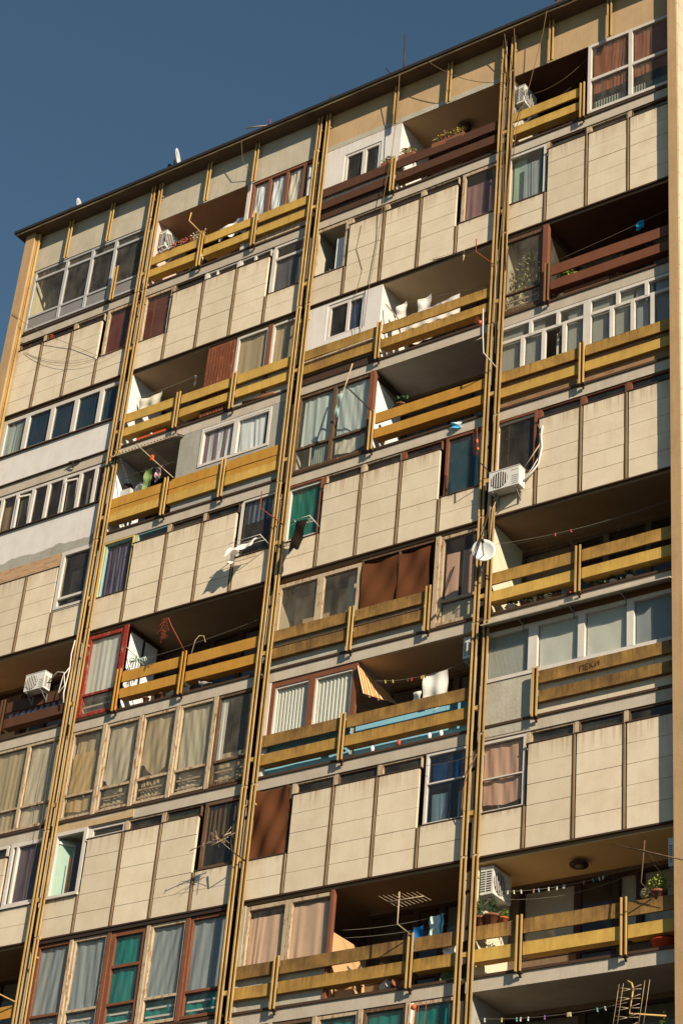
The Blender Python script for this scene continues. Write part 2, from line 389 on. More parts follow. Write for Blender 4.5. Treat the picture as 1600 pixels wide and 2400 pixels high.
WDW = [('win',1.5),('door',.85),('win',1.6)]

# curtains and cloths
c_cream = CLOTH('cream_curtain', P(214,196,164)); c_white = CLOTH('white_curtain', P(222,216,204)); c_beige = CLOTH('beige_curtain', P(190,166,128))
c_sheet = CLOTH('tan_sheet', P(204,170,118)); c_paper = CLOTH('greyed_cloth', P(198,184,154)); c_peach = CLOTH('peach_curtain', P(212,168,130)); c_rose = CLOTH('rosy_curtain', P(196,150,118))
c_brown = CLOTH('brown_fabric', P(98,58,34), .15); c_blind = CLOTH('red_brown_blind', P(96,46,34), .1); c_violet = CLOTH('violet_brown_curtain', P(140,100,92))
c_teal = CLOTH('teal_curtain', P(20,128,112), .4); c_green = CLOTH('green_curtain', P(0,116,92), .35); c_gblue = CLOTH('grey_blue_curtain', P(150,152,142), .3)
c_pale = CLOTH('pale_green_curtain', P(206,210,190), .4); c_gw = CLOTH('grey_white_blind', P(204,196,170), .2); c_navy = CLOTH('navy_blind', P(34,52,58), .2)
c_purple = CLOTH('purple_blue_curtain', P(108,94,106), .3, 0, P(48,52,72), (60,0,0)); c_grey = CLOTH('dark_grey_curtain', P(96,90,84), .25)
c_plum = CLOTH('plum_grey_curtain', P(96,78,80), .25); c_ystripe = CLOTH('yellow_striped_curtain', P(190,150,90), .3, 0, P(52,42,34), (46,0,0)); c_bstripe = CLOTH('blue_striped_curtain', P(190,196,196), .3, 0, P(70,92,120), (44,0,0))
c_mint = CLOTH('mint_curtain', P(176,196,166), .4); c_violetwhite = CLOTH('violet_striped_curtain', P(226,218,206), .35, 0, P(134,104,104), (21,0,0)); c_blue = CLOTH('blue_blind', P(22,66,98), .2); c_bblind = CLOTH('blue_slat_blind', P(44,90,98), .2)
c_dim = CLOTH('dim_brown_blind', P(84,66,54), .15); c_bamboo = CLOTH('brown_slat_blind', P(150,86,54), .2)

bounce_floor = M('pale_bounce_floor', P(226,184,132), .8, None, .3, 0, .1)  # pale sheet added over some balcony floors to bounce light onto ceilings
# ---- slabs, party walls, dark joints, fins, roof
for b in range(4):
    for fl in range(1, 11):
        pf = fl in (9,6,3)
        if b == 0 and fl < 3: pass
        trim = not pf and not (b == 0 and fl in (7,8))
        slab(b, fl, .02 if pf else (.02 if (b == 0 and fl in (7,)) else 0.0), soffit if pf else band, trim)
    z1 = 23.66
    MB().box(XA[b],XB[b],4.9,5.0,-5.6,z1).build('inner_wall', room, B)
    MB().box(XB[b]-.08,XB[b],.06,4.9,-5.6,z1).build('party_wall', plaster_rough, B)
    if b: MB().box(XA[b],XA[b]+.10,.06,4.9,-5.6,z1).build('party_wall', plaster_rough, B)
for b in range(3):
    MB().box(XB[b],XA[b+1],.10,.4,-5.6,z1).build('joint_wall', dark_gap, B)
MB().box(-5.19,-4.83,-.27,5.0,-18.81,23.66).build('end_wall', fin_tan, B)
m = MB(); m.box(16.745,16.985,-.27,5.0,-18.81,23.66); m.build('end_wall', fin_tan, B)
k = MB()
for i in range(60):
    for j in range(4): k.box(16.985,17.015,-.262+j*1.31+.006,-.262+(j+1)*1.31-.006,-18.8+i*.708+.006,-18.8+(i+1)*.708-.006)
k.build('side_cladding', panelm, B)
MB().box(-4.83,16.745,.0,5.0,-18.81,-5.72).build('lower_wall', panelm, B)
# top parapet beams and roof
for b in range(4):
    MB().box(XA[b],XB[b],0,.35,22.30,23.66).build('parapet_beam', beam_grey if b < 2 else beam_tan, B)
MB().box(5.94,11.82,-.006,.0,22.30,22.48).build('paint_strip', plaster_rough, B)
MB().box(-5.46,17.35,-.44,5.3,23.66,23.72).build('roof_overhang', M('roof_edge_concrete', P(116,92,66), .85, P(70,52,36), .6, .2, 0, .15, 20), B)
k = MB(); plank(k, -5.46,17.35,-.452,-.441,23.662,23.716,.006,60); k.build('fascia_strip', M('pale_fascia',P(220,178,124),.8,P(120,80,48),.4,.3,0), B)
MB().box(-5.53,17.42,-.50,5.4,23.72,23.82).build('roof_edge', black_iron, B)

# ---- vertical rails
def rails(x, label):
    for n, xx in enumerate((x-.19, x+.10)):
        m = MB(); zz = -5.6
        while zz < 23.6:
            z2 = min(23.64, zz+R.choice((2.8,5.6,5.6,8.4))); jx = R.uniform(-.008,.008); jy = R.uniform(-.008,.008)
            channel(m, xx+jx, zz+.012, z2-.012, -.18+jy, -.147+jy, .135, .031); zz = z2
            m.box(xx+jx-.05,xx+jx+.05,-.12,-.05,zz-.5,zz-.46).box(xx+jx-.03,xx+jx+.03,-.10,-.06,zz-.03,zz+.03)
        o = m.build('vertical_rail', rail_y, B); o['label'] = ('left' if n == 0 else 'right')+' rail of the '+label; webs(o)
        if n: continue
        for fl in range(1, 11):
            d = {3:.98,6:.97,9:.75}.get(fl, .66)
            MB().box(x-.132,x+.041,-.15,-.08,zf(fl)+d-.05,zf(fl)+d+.05).build('tie_bracket', yellow, o)
rails(0.0, 'pair of ochre vertical rails left of the bay with the scarlet window'); rails(6.04, 'pair of ochre vertical rails in the middle of the front'); rails(12.08, 'pair of ochre vertical rails carrying the white satellite dish')
m = MB(); channel(m, -4.755, -5.6, 23.64, -.19, -.12, .12, .036); o = m.build('vertical_rail', rail_y, B); o['label'] = 'single ochre rail in the corner of the left end wall'; webs(o)
for x in (-3.42,-1.77,1.92,3.65,8.45,10.17,13.32,15.04):
    m = MB(); channel(m, x, 22.18, 23.655); webs(m.build('hanging_rail', yellow, B))

# ================= panelled storeys =================
for fl in (9,6,3):
    for b in range(4):
        low = {0:(3,), 1:(0,4), 2:(0,4), 3:(0,)}[b]
        sk = (); st = {}
        if b == 0 and fl == 6: sk = (0,1,2)
        if b == 1 and fl == 9: st = {2:dict(fr=white_pvc,vs=((2.62,.05),),fw=.045,cur=[(2.30,2.6,2.42,2.66,c_white,'blind')],pm=white_pvc), 3:dict(fr=white_pvc,vs=((3.95,.07),),fw=.045,pm=white_pvc), 1:dict(fr=wood_brown,gl=glass_blue)}
        if b == 1 and fl == 6: st = {1:dict(fr=frame_blue,pm=frame_yellow,gl=glass_blue), 2:dict(cur=[(2.3,3.3,2.42,2.66,c_sheet,'blind')],pm=wood_pale,fr=wood_brown), 3:dict(cur=[(3.5,4.2,2.42,2.66,c_grey,'fold')])}
        if b == 1 and fl == 3: st = {1:dict(fr=white_pvc,fw=.06,pm=white_pvc), 2:dict(cur=[(2.3,3.3,2.42,2.66,c_dim,'blind')]), 3:dict(cur=[(3.45,4.5,2.42,2.6,CLOTH('olive_blind',P(96,104,56)),'blind')])}
        if b == 2 and fl == 6: st = {3:dict(fr=wood_red,pm=wood_red), 1:dict(fr=wood_pale,pm=wood_red)}
        if b == 3: st = {9:{1:dict(cur=[(13.3,14.3,2.42,2.66,c_cream,'blind')]),2:dict(cur=[(14.5,15.5,2.42,2.66,c_cream,'blind')]),3:dict(cur=[(15.6,16.7,2.42,2.66,c_cream,'blind')])},
                         6:{i:dict(fr=wood_red,pm=wood_red,gl=glass_blue) for i in (1,2,3)}, 3:{1:dict(cur=[(13.3,14.3,2.42,2.66,c_grey,'blind')]),2:dict(cur=[(14.5,15.5,2.42,2.66,c_grey,'blind')])}}[fl]
        panel_floor(b, fl, low, sk, st)
# windows of the panelled storeys
SI = .98
win(-1.38,-.27,9,SI,2.69,wood_pale,fw=.09,cur=[(-1.28,-.3,SI,2.6,c_blind,'blind')])
win(-1.43,-.30,6,.93,2.78,white_pvc,fw=.12,y=-.06,dep=.12,hs=((1.30,.07),),gl=glass_dark,cur=[(-1.1,-.36,1.0,2.2,c_grey,'fold',.1)])
win(-1.42,-.28,3,1.0,2.69,white_pvc,fw=.10,y=-.03,dep=.10,vs=((-1.18,.06),),gl=glass,cur=[(-1.15,-.3,1.05,2.6,c_plum,'fold')])
MB().box(-4.0,-.27,-.09,-.02,.955,1.0).build('window_sill', white_pvc, B)
win(-2.55,-1.5,3,2.34,2.69,white_pvc,fw=.07,y=-.02,gl=glass_dark)
win(.02,1.05,9,SI,2.67,wood_pale,fw=.07,cur=[(.1,1.02,SI,2.6,c_blind,'blind')])
win(4.62,5.76,9,SI,2.69,white_pvc,fw=.08,hs=((2.2,.08),),vs=((4.63,.1),),cur=[(4.7,5.7,SI,2.12,c_grey,'fold')])
win(.0,1.05,6,SI,2.69,frame_yellow,fw=.04,y=.0,dep=.05,gl=False); win(.04,1.045,6,SI+.03,2.655,frame_blue,fw=.05,y=.045,cur=[(.12,1.02,SI,2.58,c_purple,'fold')])
win(4.62,5.76,6,SI,2.69,white_pvc,fw=.06,gl=glass_dark,cur=[(4.7,5.7,2.0,2.62,c_bstripe,'fold')],vs=((4.63,.1),))
o = win(.0,1.05,3,SI,2.73,white_pvc,fw=.10,y=-.03,dep=.1,gl=False,cur=[(.5,1.0,SI,2.5,c_grey,'fold',.15),(.44,.5,SI+.05,2.1,CLOTH('rust_strip',P(140,74,44)),'fold',.1)])
MB().add([(.10,.05,1.0),(.36,.5,1.0),(.36,.5,2.6),(.10,.05,2.6)],[(0,1,2,3)]).build('curtain', c_mint, o)
k = MB().bar((.11,.05,1.03),(.34,.42,1.03),.06).bar((.11,.05,2.5),(.34,.42,2.5),.06).bar((.34,.42,1.0),(.34,.42,2.53),.06); k.build('window_sash', white_pvc, o)
MB().box(-.05,1.1,-.13,-.05,.955,1.01).build('window_sill', white_pvc, B)
win(4.62,5.76,3,SI,2.69,wood_brown,fw=.09,gl=glass_dark,cur=[(4.75,5.7,1.7,2.62,c_ystripe,'fold')])
win(6.02,7.10,9,SI,2.67,wood_pale,fw=.09,gl=False,cur=[(6.62,7.05,SI,2.3,c_white,'fold',.1)])
win(10.69,11.80,9,SI,2.67,wood_pale,fw=.09,cur=[(10.78,11.76,SI,2.25,c_violet,'fold')])
win(6.00,7.10,6,SI,2.67,wood_red,fw=.05,y=0,dep=.05,gl=False); win(6.05,7.09,6,SI+.04,2.62,white_pvc,fw=.07,y=.04,cur=[(6.12,7.05,SI,2.56,c_green,'drape')])
win(10.69,11.80,6,SI,2.69,wood_red,fw=.07,gl=glass,cur=[(10.76,11.76,SI,2.6,c_bblind,'slat')])
o = win(6.02,7.10,3,SI,2.69,wood_brown,fw=.07,y=.03,gl=False)
MB().grid(lambda u,v:(6.10+u*.98-.02*math.sin(v*9), -.01+.03*math.sin(u*6+v*5)+.02*math.sin(u*13-v*8), .97+1.70*v+.03*(1-v)*math.sin(u*7)-.04*v*math.sin(u*3.1)), 22, 22).build('curtain', c_brown, o)
win(10.69,11.80,3,SI,2.69,white_pvc,fw=.06,hs=((1.96,.035),),gl=glass_blue,cur=[(10.8,11.2,SI,1.75,c_gblue,'fold',.06),(11.5,11.75,SI,1.7,c_grey,'fold'),(10.8,11.76,1.98,2.6,c_blue,'blind',.06)])
win(12.06,13.18,9,SI,2.67,white_pvc,fw=.07,cur=[(12.14,12.5,SI,2.6,c_mint,'blind',.1),(12.5,12.95,SI,2.3,c_gblue,'fold'),(12.95,13.15,SI,2.6,CLOTH('dark_green_curtain',P(40,92,68)),'fold')])
win(12.03,13.18,6,SI,2.69,wood_red,fw=.06,y=.0,dep=.05,gl=False); win(12.09,13.17,6,SI+.03,2.63,white_pvc,fw=.05,y=.045,gl=glass_dark,cur=[(12.14,13.1,SI,2.56,c_dim,'slat')])
win(12.05,13.18,3,SI,2.67,white_pvc,fw=.06,hs=((1.78,.03),),cur=[(12.12,13.12,1.2,2.6,c_rose,'drape')])
# broken render over two windows
MB().box(-4.83,-1.45,-.045,.015,zf(6)+2.38,zf(6)+2.80).build('brick_patch', BRICK('bare_brick', P(206,150,100), P(190,160,120)), B)
k = MB()
def ragged(x0,x1,zlo,zhi,y0,y1,amp,n=40):
    vs=[]; 
    for i in range(n+1):
        x=x0+(x1-x0)*i/n; a=R.uniform(-amp,amp)+amp*1.2*math.sin(i*.5)
        vs += [(x,y0,zlo),(x,y0,zhi+a),(x,y1,zhi+a),(x,y1,zlo)]
    fs=[]
    for i in range(n):
        for q in range(4): fs.append((i*4+q,(i+1)*4+q,(i+1)*4+(q+1)%4,i*4+(q+1)%4))
    fs += [(0,1,2,3),(n*4+3,n*4+2,n*4+1,n*4)]
    return MB().add(vs,fs)
ragged(-4.83,-.26,zf(7)-.0,zf(7)+.30,-.034,.015,.035).build('render_patch', plaster_grey, B)
k = ragged(.05,2.45,zf(4)-.07,zf(4)+.10,-.03,-.004,.02,16); k.build('render_patch', M('tan_render_scar',P(206,170,120),.9,None,.4,.2,0,.3,20), B)

# ================= left end bay =================
slabtop = .24
def bay0():
    z = zf(10)
    o = win(-4.79,-.27,10,.36,2.69,alu,vs=((-3.48,.10),(-2.46,.10),(-1.55,.10)),hs=((2.34,.08),(.88,.07)),fw=.07,gl=glass_dirty)
    k = MB()
    for a,c in ((-4.72,-3.53),(-3.43,-2.51),(-2.41,-1.60),(-1.50,-.34)): k.box(a,c,.05,.075,z+.43,z+.85)
    k.build('infill_board', M('grey_infill_board',P(150,138,126),.5,None,.15,.1), o)
    MB().box(-4.82,-4.80,.15,3.5,z+.22,z+2.7).build('side_wall', M('cream_inner_wall',P(222,208,168),.8), B)
    m = MB(); channel(m, -1.18, z+.12, z+1.36); o = m.build('broken_post', yellow, B); webs(o); o['label'] = 'lone yellow post left standing before the grey glazing'
    MB().bar((-1.75,-.10,zf(8)+.20),(-1.35,-.06,zf(8)+.20),.05,.04).bar((-1.58,-.14,zf(8)+.19),(-1.62,-.03,zf(8)+.0),.03).build('old_bracket', flash, B)
    # white rendered storeys
    for fl, vs, sill in ((8,((-3.86,.15),(-2.90,.15),(-2.0,.15),(-1.07,.15)),1.28),(7,((-4.23,.11),(-3.66,.11),(-3.06,.11),(-2.49,.11),(-1.91,.11),(-1.32,.11),(-.75,.11)),1.34)):
        z = zf(fl)
        MB().box(-4.83,-.26,-.03,.12,z+.25,z+sill-.03).build('rendered_wall', plaster_white, B)
        MB().box(-4.83,-.26,-.10,.02,z+sill-.03,z+sill).build('window_sill', flash, B)
        if fl == 8:
            win(-4.80,-.27,8,sill,2.66,white_pvc,vs=vs,fw=.12,gl=glass_blue,cur=[(-4.7,-4.2,sill,2.5,c_cream,'fold'),(-4.2,-3.95,sill,2.5,c_beige,'fold')]+[(a,c,sill,2.56,c_navy,'vert') for a,c in ((-3.76,-3.0),(-2.8,-2.1),(-1.9,-1.17),(-.97,-.4))])
        else:
            o = win(-4.80,-.27,7,sill,2.66,white_pvc,vs=vs,fw=.08,gl=glass_dark,cur=[(-4.15,-3.8,sill,2.3,c_sheet,'fold'),(-1.1,-.95,sill,2.35,c_cream,'fold'),(-.6,-.5,sill,2.4,c_cream,'fold'),(-4.78,-4.35,sill,2.4,c_cream,'fold')])
            for x in (-3.60,-1.85):
                k = MB().bar((x+.02,.02,z+sill+.05),(x+.02,-.0,z+2.45),.05).bar((x+.02,.0,z+2.45),(x+.42,.06,z+2.45),.05).bar((x+.42,.1,z+sill+.05),(x+.42,.06,z+2.45),.05)
                k.build('window_sash', white_pvc, o)
    MB().box(-4.83,-.26,-.055,-.005,zf(8)+.215,zf(8)+.25).build('drip_edge', flash, B)
    # brown balcony
    recess(0,-4.8,-.36,5,secs(-4.8,-.36,[('win',1.4),('door',.9),('win',1.2),('win',1.0)]),None,M('pale_brown_ceiling',P(222,178,128),.85),floor=bounce_floor)
    railing(0,5,[(-4.8,-2.55),(-2.42,-.36)],[-2.50],brown_board,brown_board,'red brown railing of the left end balcony',pm=brown_board)
    # glazed storey
    o = win(-4.80,-.27,4,.29,2.69,wood_pale,vs=((-3.8,.1),(-2.62,.1),(-1.46,.1)),hs=((.92,.05),),fw=.07,gl=glass_dirty,cur=[(-4.7,-2.7,.95,2.6,c_cream,'fold'),(-2.55,-1.55,.35,2.6,c_beige,'fold'),(-1.4,-.34,.35,2.6,c_cream,'drape')])
    bars(o,-4.7,-.34,4,(.5,.72,1.0),wood_pale)
    recess(0,-4.8,-.36,2,secs(-4.8,-.36,[('win',1.4),('door',.9),('win',2)]),None)
    railing(0,2,[(-4.8,-2.55),(-2.42,-.36)],[-2.50],CAL[3],CAL[3],'orange railing at the bottom left corner')
    win(-4.80,-.27,1,.29,2.69,wood_pale,vs=((-2.62,.1),),hs=((.92,.05),),gl=glass_dirty)
bay0()

# ================= second bay =================
def bay1():
    z = zf(10)
    recess(1,.02,3.5,10,secs(.02,3.5,[('win',1.4),('door',.8),('wall',1.3)]),M('pink_balcony_wall',P(226,190,168),.8,None,.1),M('fawn_ceiling',P(206,154,110),.85),floor=bounce_floor,wallm=M('fawn_recess_wall',P(150,110,76),.85))
    MB().box(3.36,3.48,.0,1.4,z+.22,z+2.69).build('partition', white_pvc, B)
    o = win(3.5,5.77,10,1.1,2.69,wood_red,vs=((4.13,.09),(4.74,.09),(5.34,.09)),fw=.08,cur=[(3.58,4.05,1.15,2.6,c_white,'torn'),(4.2,4.68,1.15,2.6,c_white,'torn'),(4.8,5.3,1.2,2.6,c_cream,'torn'),(5.38,5.7,1.15,2.6,c_white,'drape')])
    MB().box(3.5,5.77,.02,.10,z+.22,z+1.1).build('parapet_wall', wood_pale, B)
    railing(1,10,[(.10,1.94),(2.07,3.86),(3.99,5.74)],[2.0,3.92],CAL[0],CAL[0],'clean ochre railing of the top balcony with the pink wall')
    # wet-looking balcony with slatted screen
    z = zf(8)
    recess(1,.02,2.72,8,secs(.02,2.72,[('win',1.2),('door',.8),('wall',.8)]),M('white_side_wall',P(232,224,208),.8,None,.15),M('tan_ceiling',P(200,164,120),.85),floor=bounce_floor)  # ceiling in one even tan colour
    k = MB()
    for i in range(9): k.box(2.74+i*.103,2.74+i*.103+.075,-.01,.03,z+.3,z+2.6)
    k.box(2.74,3.66,.031,.05,z+.3,z+2.66); k.build('slatted_screen', M('rusty_slats',P(140,76,44),.8,P(70,34,22),.5,.5,0,.2,30,P(196,140,96),.6), B)
    win(3.70,4.78,8,1.05,2.66,white_pvc,fw=.07,gl=glass_dirty,cur=[(3.76,4.72,1.1,2.6,c_beige,'fold')]); MB().box(4.78,4.90,-.01,.1,z+.25,z+2.68).build('window_post', wood_red, B)
    win(4.90,5.77,8,1.05,2.66,white_pvc,fw=.06,gl=glass_dirty,cur=[(4.95,5.72,1.1,2.6,c_beige,'fold')])
    MB().box(3.68,4.78,.02,.1,z+.22,z+1.05).box(4.9,5.77,.02,.1,z+.22,z+1.05).build('parapet_wall', plaster_rough, B)
    railing(1,8,[(.10,1.96),(2.08,3.86),(3.98,5.74)],[2.02,3.92],CAL[0],CAL[0],'ochre railing under the slatted wooden screen')
    # stucco balcony
    z = zf(7)
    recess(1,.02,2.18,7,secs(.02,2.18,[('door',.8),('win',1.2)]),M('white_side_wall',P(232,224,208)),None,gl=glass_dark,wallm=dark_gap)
    MB().box(2.18,2.92,.0,.12,z+.22,z+2.69).box(5.22,5.78,.0,.12,z+.22,z+2.69).box(2.92,5.22,.0,.12,z+.22,z+1.42).build('rendered_wall', plaster_grey, B)
    MB().box(2.18,2.30,.12,1.4,z+.22,z+2.69).build('partition', plaster_grey, B)
    win(2.92,5.22,7,1.42,2.66,white_pvc,vs=((4.08,.16),),hs=((2.55,.04),),fw=.08,y=-.02,dep=.1,cur=[(3.02,4.0,1.45,2.5,c_violetwhite,'fold'),(4.18,5.0,1.45,2.52,c_white,'fold')])
    railing(1,7,[(.10,1.98),(2.10,3.88),(4.0,5.74)],[2.04,3.94],CAL[3],CAL[0],'solid ochre railing patched with riveted plates',infill=CAL[3])
    # scarlet window
    z = zf(5)
    o = win(.0,1.22,5,.29,2.66,wood_scarlet,hs=((.92,.06),),fw=.10,gl=glass_dirty,cur=[(.1,1.14,.95,2.58,c_white,'fold')],label='scarlet peeling window with a white pleated curtain')
    bars(o,.1,1.14,5,(.45,.62,.8),white_pvc)
    MB().box(1.22,1.36,-.02,.10,z+.23,z+2.69).build('window_post', wood_scarlet, B)
    o = win(1.26,1.36,5,.29,2.66,wood_pale,gl=False)
    MB().box(1.27,1.33,.10,1.35,z+.22,z+1.0).build('partition', c_white, B)
    MB().add([(1.30,.12,z+1.0),(1.30,1.3,z+1.0),(1.30,1.3,z+2.6),(1.30,.12,z+2.6)],[(0,1,2,3)]).build('curtain', c_white, B)
    MB().bar((1.31,1.3,z+1.0),(1.31,1.3,z+2.62),.08).bar((1.31,.1,z+2.62),(1.31,1.34,z+2.62),.08).bar((1.31,.7,z+1.0),(1.31,.7,z+2.6),.05).build('partition_frame', wood_dark, B)
    recess(1,1.36,5.7,5,secs(1.36,5.7,WDW),None)
    railing(1,5,[(1.48,3.42),(3.56,5.74)],[1.41,3.49],CAL[3],CAL[3],'bright orange ochre railing with rusty edges',pm=CAL[3])
    # five glazed bays
    z = zf(4); e = edges(1)
    spec = [(c_sheet,'drape',.35,2.05),(c_paper,'torn',.75,2.6),(c_beige,'torn',.95,2.6),(c_paper,'drape',.95,2.6),(c_grey,'fold',.35,2.6)]
    for i in range(5):
        x0 = e[i]+(.10 if i == 0 else .055); x1 = e[i+1]-.055 if i < 4 else e[5]
        mt, stl, d0, d1 = spec[i]; cc = [(x0+.07,x1-.07,d0,d1,mt,stl)]
        if i == 0: cc = [(x0+.08,x1-.08,.95,2.1,c_sheet,'drape'),(x0+.08,x1-.08,1.9,2.6,c_beige,'fold',.06),(x0+.08,x1-.08,.5,.86,c_sheet,'drape'),(x0+.08,x1-.08,.32,.6,c_cream,'fold',.05)]
        else: cc.append((x0+.07,x1-.07,.32,1.3,c_beige if i in (2,4) else c_paper,'fold',.10))
        if i == 4: cc = [(x0+.07,x0+.25,.95,2.6,c_white,'fold'),(x0+.07,x1-.07,.32,1.2,c_beige,'fold',.1)]
        o = win(x0,x1,4,.29,2.68,wood_pale if i != 4 else wood_brown,hs=((.92,.06),),fw=.06,gl=glass_dirty,cur=cc)
        if i: bars(o,x0+.07,x1-.07,4,(.48,.70,1.02),wood_pale)
        if i: MB().box(e[i]-.055,e[i]+.055,-.01,.09,z+.24,z+2.69).build('window_post', wood_pale, B)
    # teal glazed storey
    z = zf(2)
    spec = [c_gblue,c_gblue,c_teal,c_gblue,c_gblue]
    for i in range(5):
        x0 = e[i]+(.12 if i == 0 else .05); x1 = e[i+1]-.05 if i < 4 else e[5]
        fr = wood_red if i in (0,2,4) else wood_pale
        cc = [(x0+.06,x1-.08,.9,2.6,spec[i],'drape'),(x0+.06,x1-.08,.33,.85,c_teal if i > 1 else c_gblue,'torn',.04)]
        o = win(x0,x1,2,.29,2.66,fr,hs=((.90,.06),)+(((1.80,.07),) if i == 2 else ()),fw=.07 if i != 2 else .12,gl=glass,cur=cc)
        bars(o,x0+.08,x1-.08,2,(.5,.7,1.02),white_pvc)
        if i: MB().box(e[i]-.05,e[i]+.05,-.01,.09,z+.24,z+2.66).build('window_post', wood_pale if i % 2 else wood_red, B)
    MB().box(XA[1],XB[1],-.03,.02,z+2.67,z+2.76).build('drip_edge', M('dark_gutter',(.03,.02,.017),.6), B)
    win(-.0,5.77,1,.29,2.69,wood_pale,vs=(1.08,2.24,3.4,4.56),hs=((.92,.05),),gl=glass_dirty,cur=[(.1,5.7,.4,2.6,c_gblue,'fold')])
bay1()
# ================= third bay =================
def bay2():
    z = zf(10)
    def white_box(x1, w0, w1, d0, d1, fl):
        z = zf(fl)
        MB().box(5.96,w0,.0,.14,z+.22,z+2.69).box(w1,x1,.0,.14,z+.22,z+2.69).box(w0,w1,.0,.14,z+.22,z+d0).box(w0,w1,.0,.14,z+d1,z+2.69).box(x1-.12,x1,.14,1.4,z+.22,z+2.69).build('rendered_wall', M('bright_white_render',P(238,223,202),.8,P(190,162,128),.3,.14,0,.06,drip=.5,dl=.7), B)
    for f_, xe in ((10,8.59),(8,8.41)): MB().box(5.97,xe,-.014,-.001,zf(f_)+.236,zf(f_)+.46).build('shade_strip', flash, B)  # dark strip added to stand in for shade under the lower board
    white_box(8.60,6.74,7.96,1.15,2.32,10)
    win(6.74,7.96,10,1.15,2.32,white_pvc,vs=((7.40,.13),),fw=.09,y=.02,gl=glass_dark,cur=[(7.7,7.88,1.2,2.2,c_white,'fold')])
    MB().box(5.94,6.30,.15,1.4,z+.22,z+2.69).build('side_wall', plaster_white, B)
    recess(2,8.60,11.74,10,secs(8.6,11.74,WDW),None,M('warm_grey_ceiling',P(206,164,114),.85),floor=bounce_floor)
    railing(2,10,[(6.10,8.48),(8.60,11.78)],[8.54],brown_board,brown_board,'long chocolate brown railing under the roof')
    z = zf(8)
    white_box(8.42,6.70,7.88,1.45,2.62,8)
    win(6.70,7.88,8,1.45,2.62,white_pvc,vs=((7.37,.09),),fw=.10,y=.02,gl=glass_dark,cur=[(7.42,7.8,1.5,2.5,CLOTH('bright_blue_curtain',P(10,96,160),.35),'fold')])
    recess(2,8.42,11.74,8,secs(8.42,11.74,WDW),None,M('cream_ceiling',P(240,206,154),.85),floor=bounce_floor,wallm=M('tan_recess_wall',P(180,146,100),.85))
    railing(2,8,[(6.10,8.48),(8.60,11.78)],[8.54],CAL[1],CAL[1],'stained ochre railing with white laundry behind it')
    MB().bar((6.12,-.05,z+.86),(8.46,-.05,z+.90),.10,.05).build('loose_plank', wood_pale, B)
    # pale curtain glazing
    z = zf(7)
    o = win(6.06,8.38,7,.29,2.66,wood_brown,vs=((7.20,.10),),hs=((1.0,.06),),fw=.065,gl=glass,cur=[(6.22,7.08,1.10,2.52,c_pale,'drape'),(7.3,8.28,1.06,2.6,c_pale,'drape'),(6.6,7.08,.34,.92,CLOTH('green_striped_cloth',P(206,206,180),.4,0,P(84,104,80),(90,0,0)),'blind'),(7.3,8.25,.5,.9,c_paper,'drape')])
    bars(o,7.3,8.28,7,(.55,.78),wood_pale)
    MB().box(8.30,8.44,-.03,.10,z+.24,z+2.69).build('window_post', wood_red, B)
    MB().box(8.36,8.42,.10,1.3,z+.22,z+1.0).build('partition', plaster_white, B)
    MB().add([(8.40,.12,z+1.0),(8.40,1.3,z+1.0),(8.40,1.3,z+2.2),(8.40,.12,z+2.5)],[(0,1,2,3)]).build('curtain', c_white, B)
    MB().bar((8.41,.1,z+2.6),(8.41,1.35,z+2.6),.10).bar((8.41,1.32,z+1.0),(8.41,1.32,z+2.6),.08).build('partition_frame', wood_dark, B)
    recess(2,8.44,11.74,7,secs(8.44,11.74,WDW),None)
    railing(2,7,[(8.62,11.78)],[8.56],CAL[3],CAL[3],'short bright ochre railing right of the pale curtains')
    # windows with brown fabric
    z = zf(5)
    MB().box(6.0,8.5,.02,.14,z+.22,z+1.2).box(8.5,10.6,.02,.10,z+.22,z+1.0).build('parapet_wall', plaster_rough, B)
    win(6.06,7.33,5,1.2,2.6,wood_pale,fw=.10,gl=glass_dirty,cur=[(6.2,7.25,1.25,2.5,c_beige,'blind',.5)])
    win(7.33,8.50,5,1.2,2.6,wood_pale,fw=.10,gl=glass_dirty,cur=[(7.95,8.42,1.25,2.5,c_paper,'torn',.2),(7.4,8.4,1.25,2.5,c_beige,'blind',.6)])
    o = win(8.50,10.60,5,1.0,2.66,wood_brown,vs=((9.58,.05),),fw=.05,gl=False)
    for a,c in ((8.56,9.56),(9.60,10.46)):
        MB().grid(lambda u,v:(a+u*(c-a), -.0+.025*math.sin(u*5+v*4+a)+.012*math.sin(u*11-v*9), z+1.0+1.52*v-.06*v*math.sin(u*math.pi)), 20, 20).build('curtain', c_brown, o)
    MB().box(10.60,10.72,-.02,.10,z+.24,z+2.69).build('window_post', wood_pale, B)
    o = win(10.72,11.80,5,.29,2.67,wood_pale,hs=((.92,.07),),fw=.08,gl=glass,cur=[(10.85,11.2,1.0,2.2,c_rose,'fold'),(11.3,11.6,1.0,2.2,c_rose,'fold'),(10.82,11.75,.35,.86,c_beige,'drape')])
    bars(o,10.8,11.75,5,(.5,.7),wood_pale)
    railing(2,5,[(6.10,8.40),(8.52,10.50)],[8.46,10.57],CAL[2],CAL[2],'grimy ochre railing in front of the brown fabric')
    for d in (.80,): MB().bar((6.12,-.07,z+d),(10.45,-.07,z+d),.03,.03).build('cross_tube', wood_brown, B)
    # red-brown windows, striped awning
    z = zf(4)
    MB().box(5.94,6.18,.0,.12,z+.22,z+2.69).build('rendered_wall', plaster_white, B)
    win(6.18,8.64,4,1.1,2.66,wood_red,vs=((7.37,.17),),fw=.12,gl=False)
    for a,c in ((6.30,7.285),(7.455,8.52)): win(a,c,4,1.22,2.54,white_pvc,fw=.045,y=.04,gl=glass,cur=[(a+.06,c-.06,1.25,2.5,c_gw,'vert')])
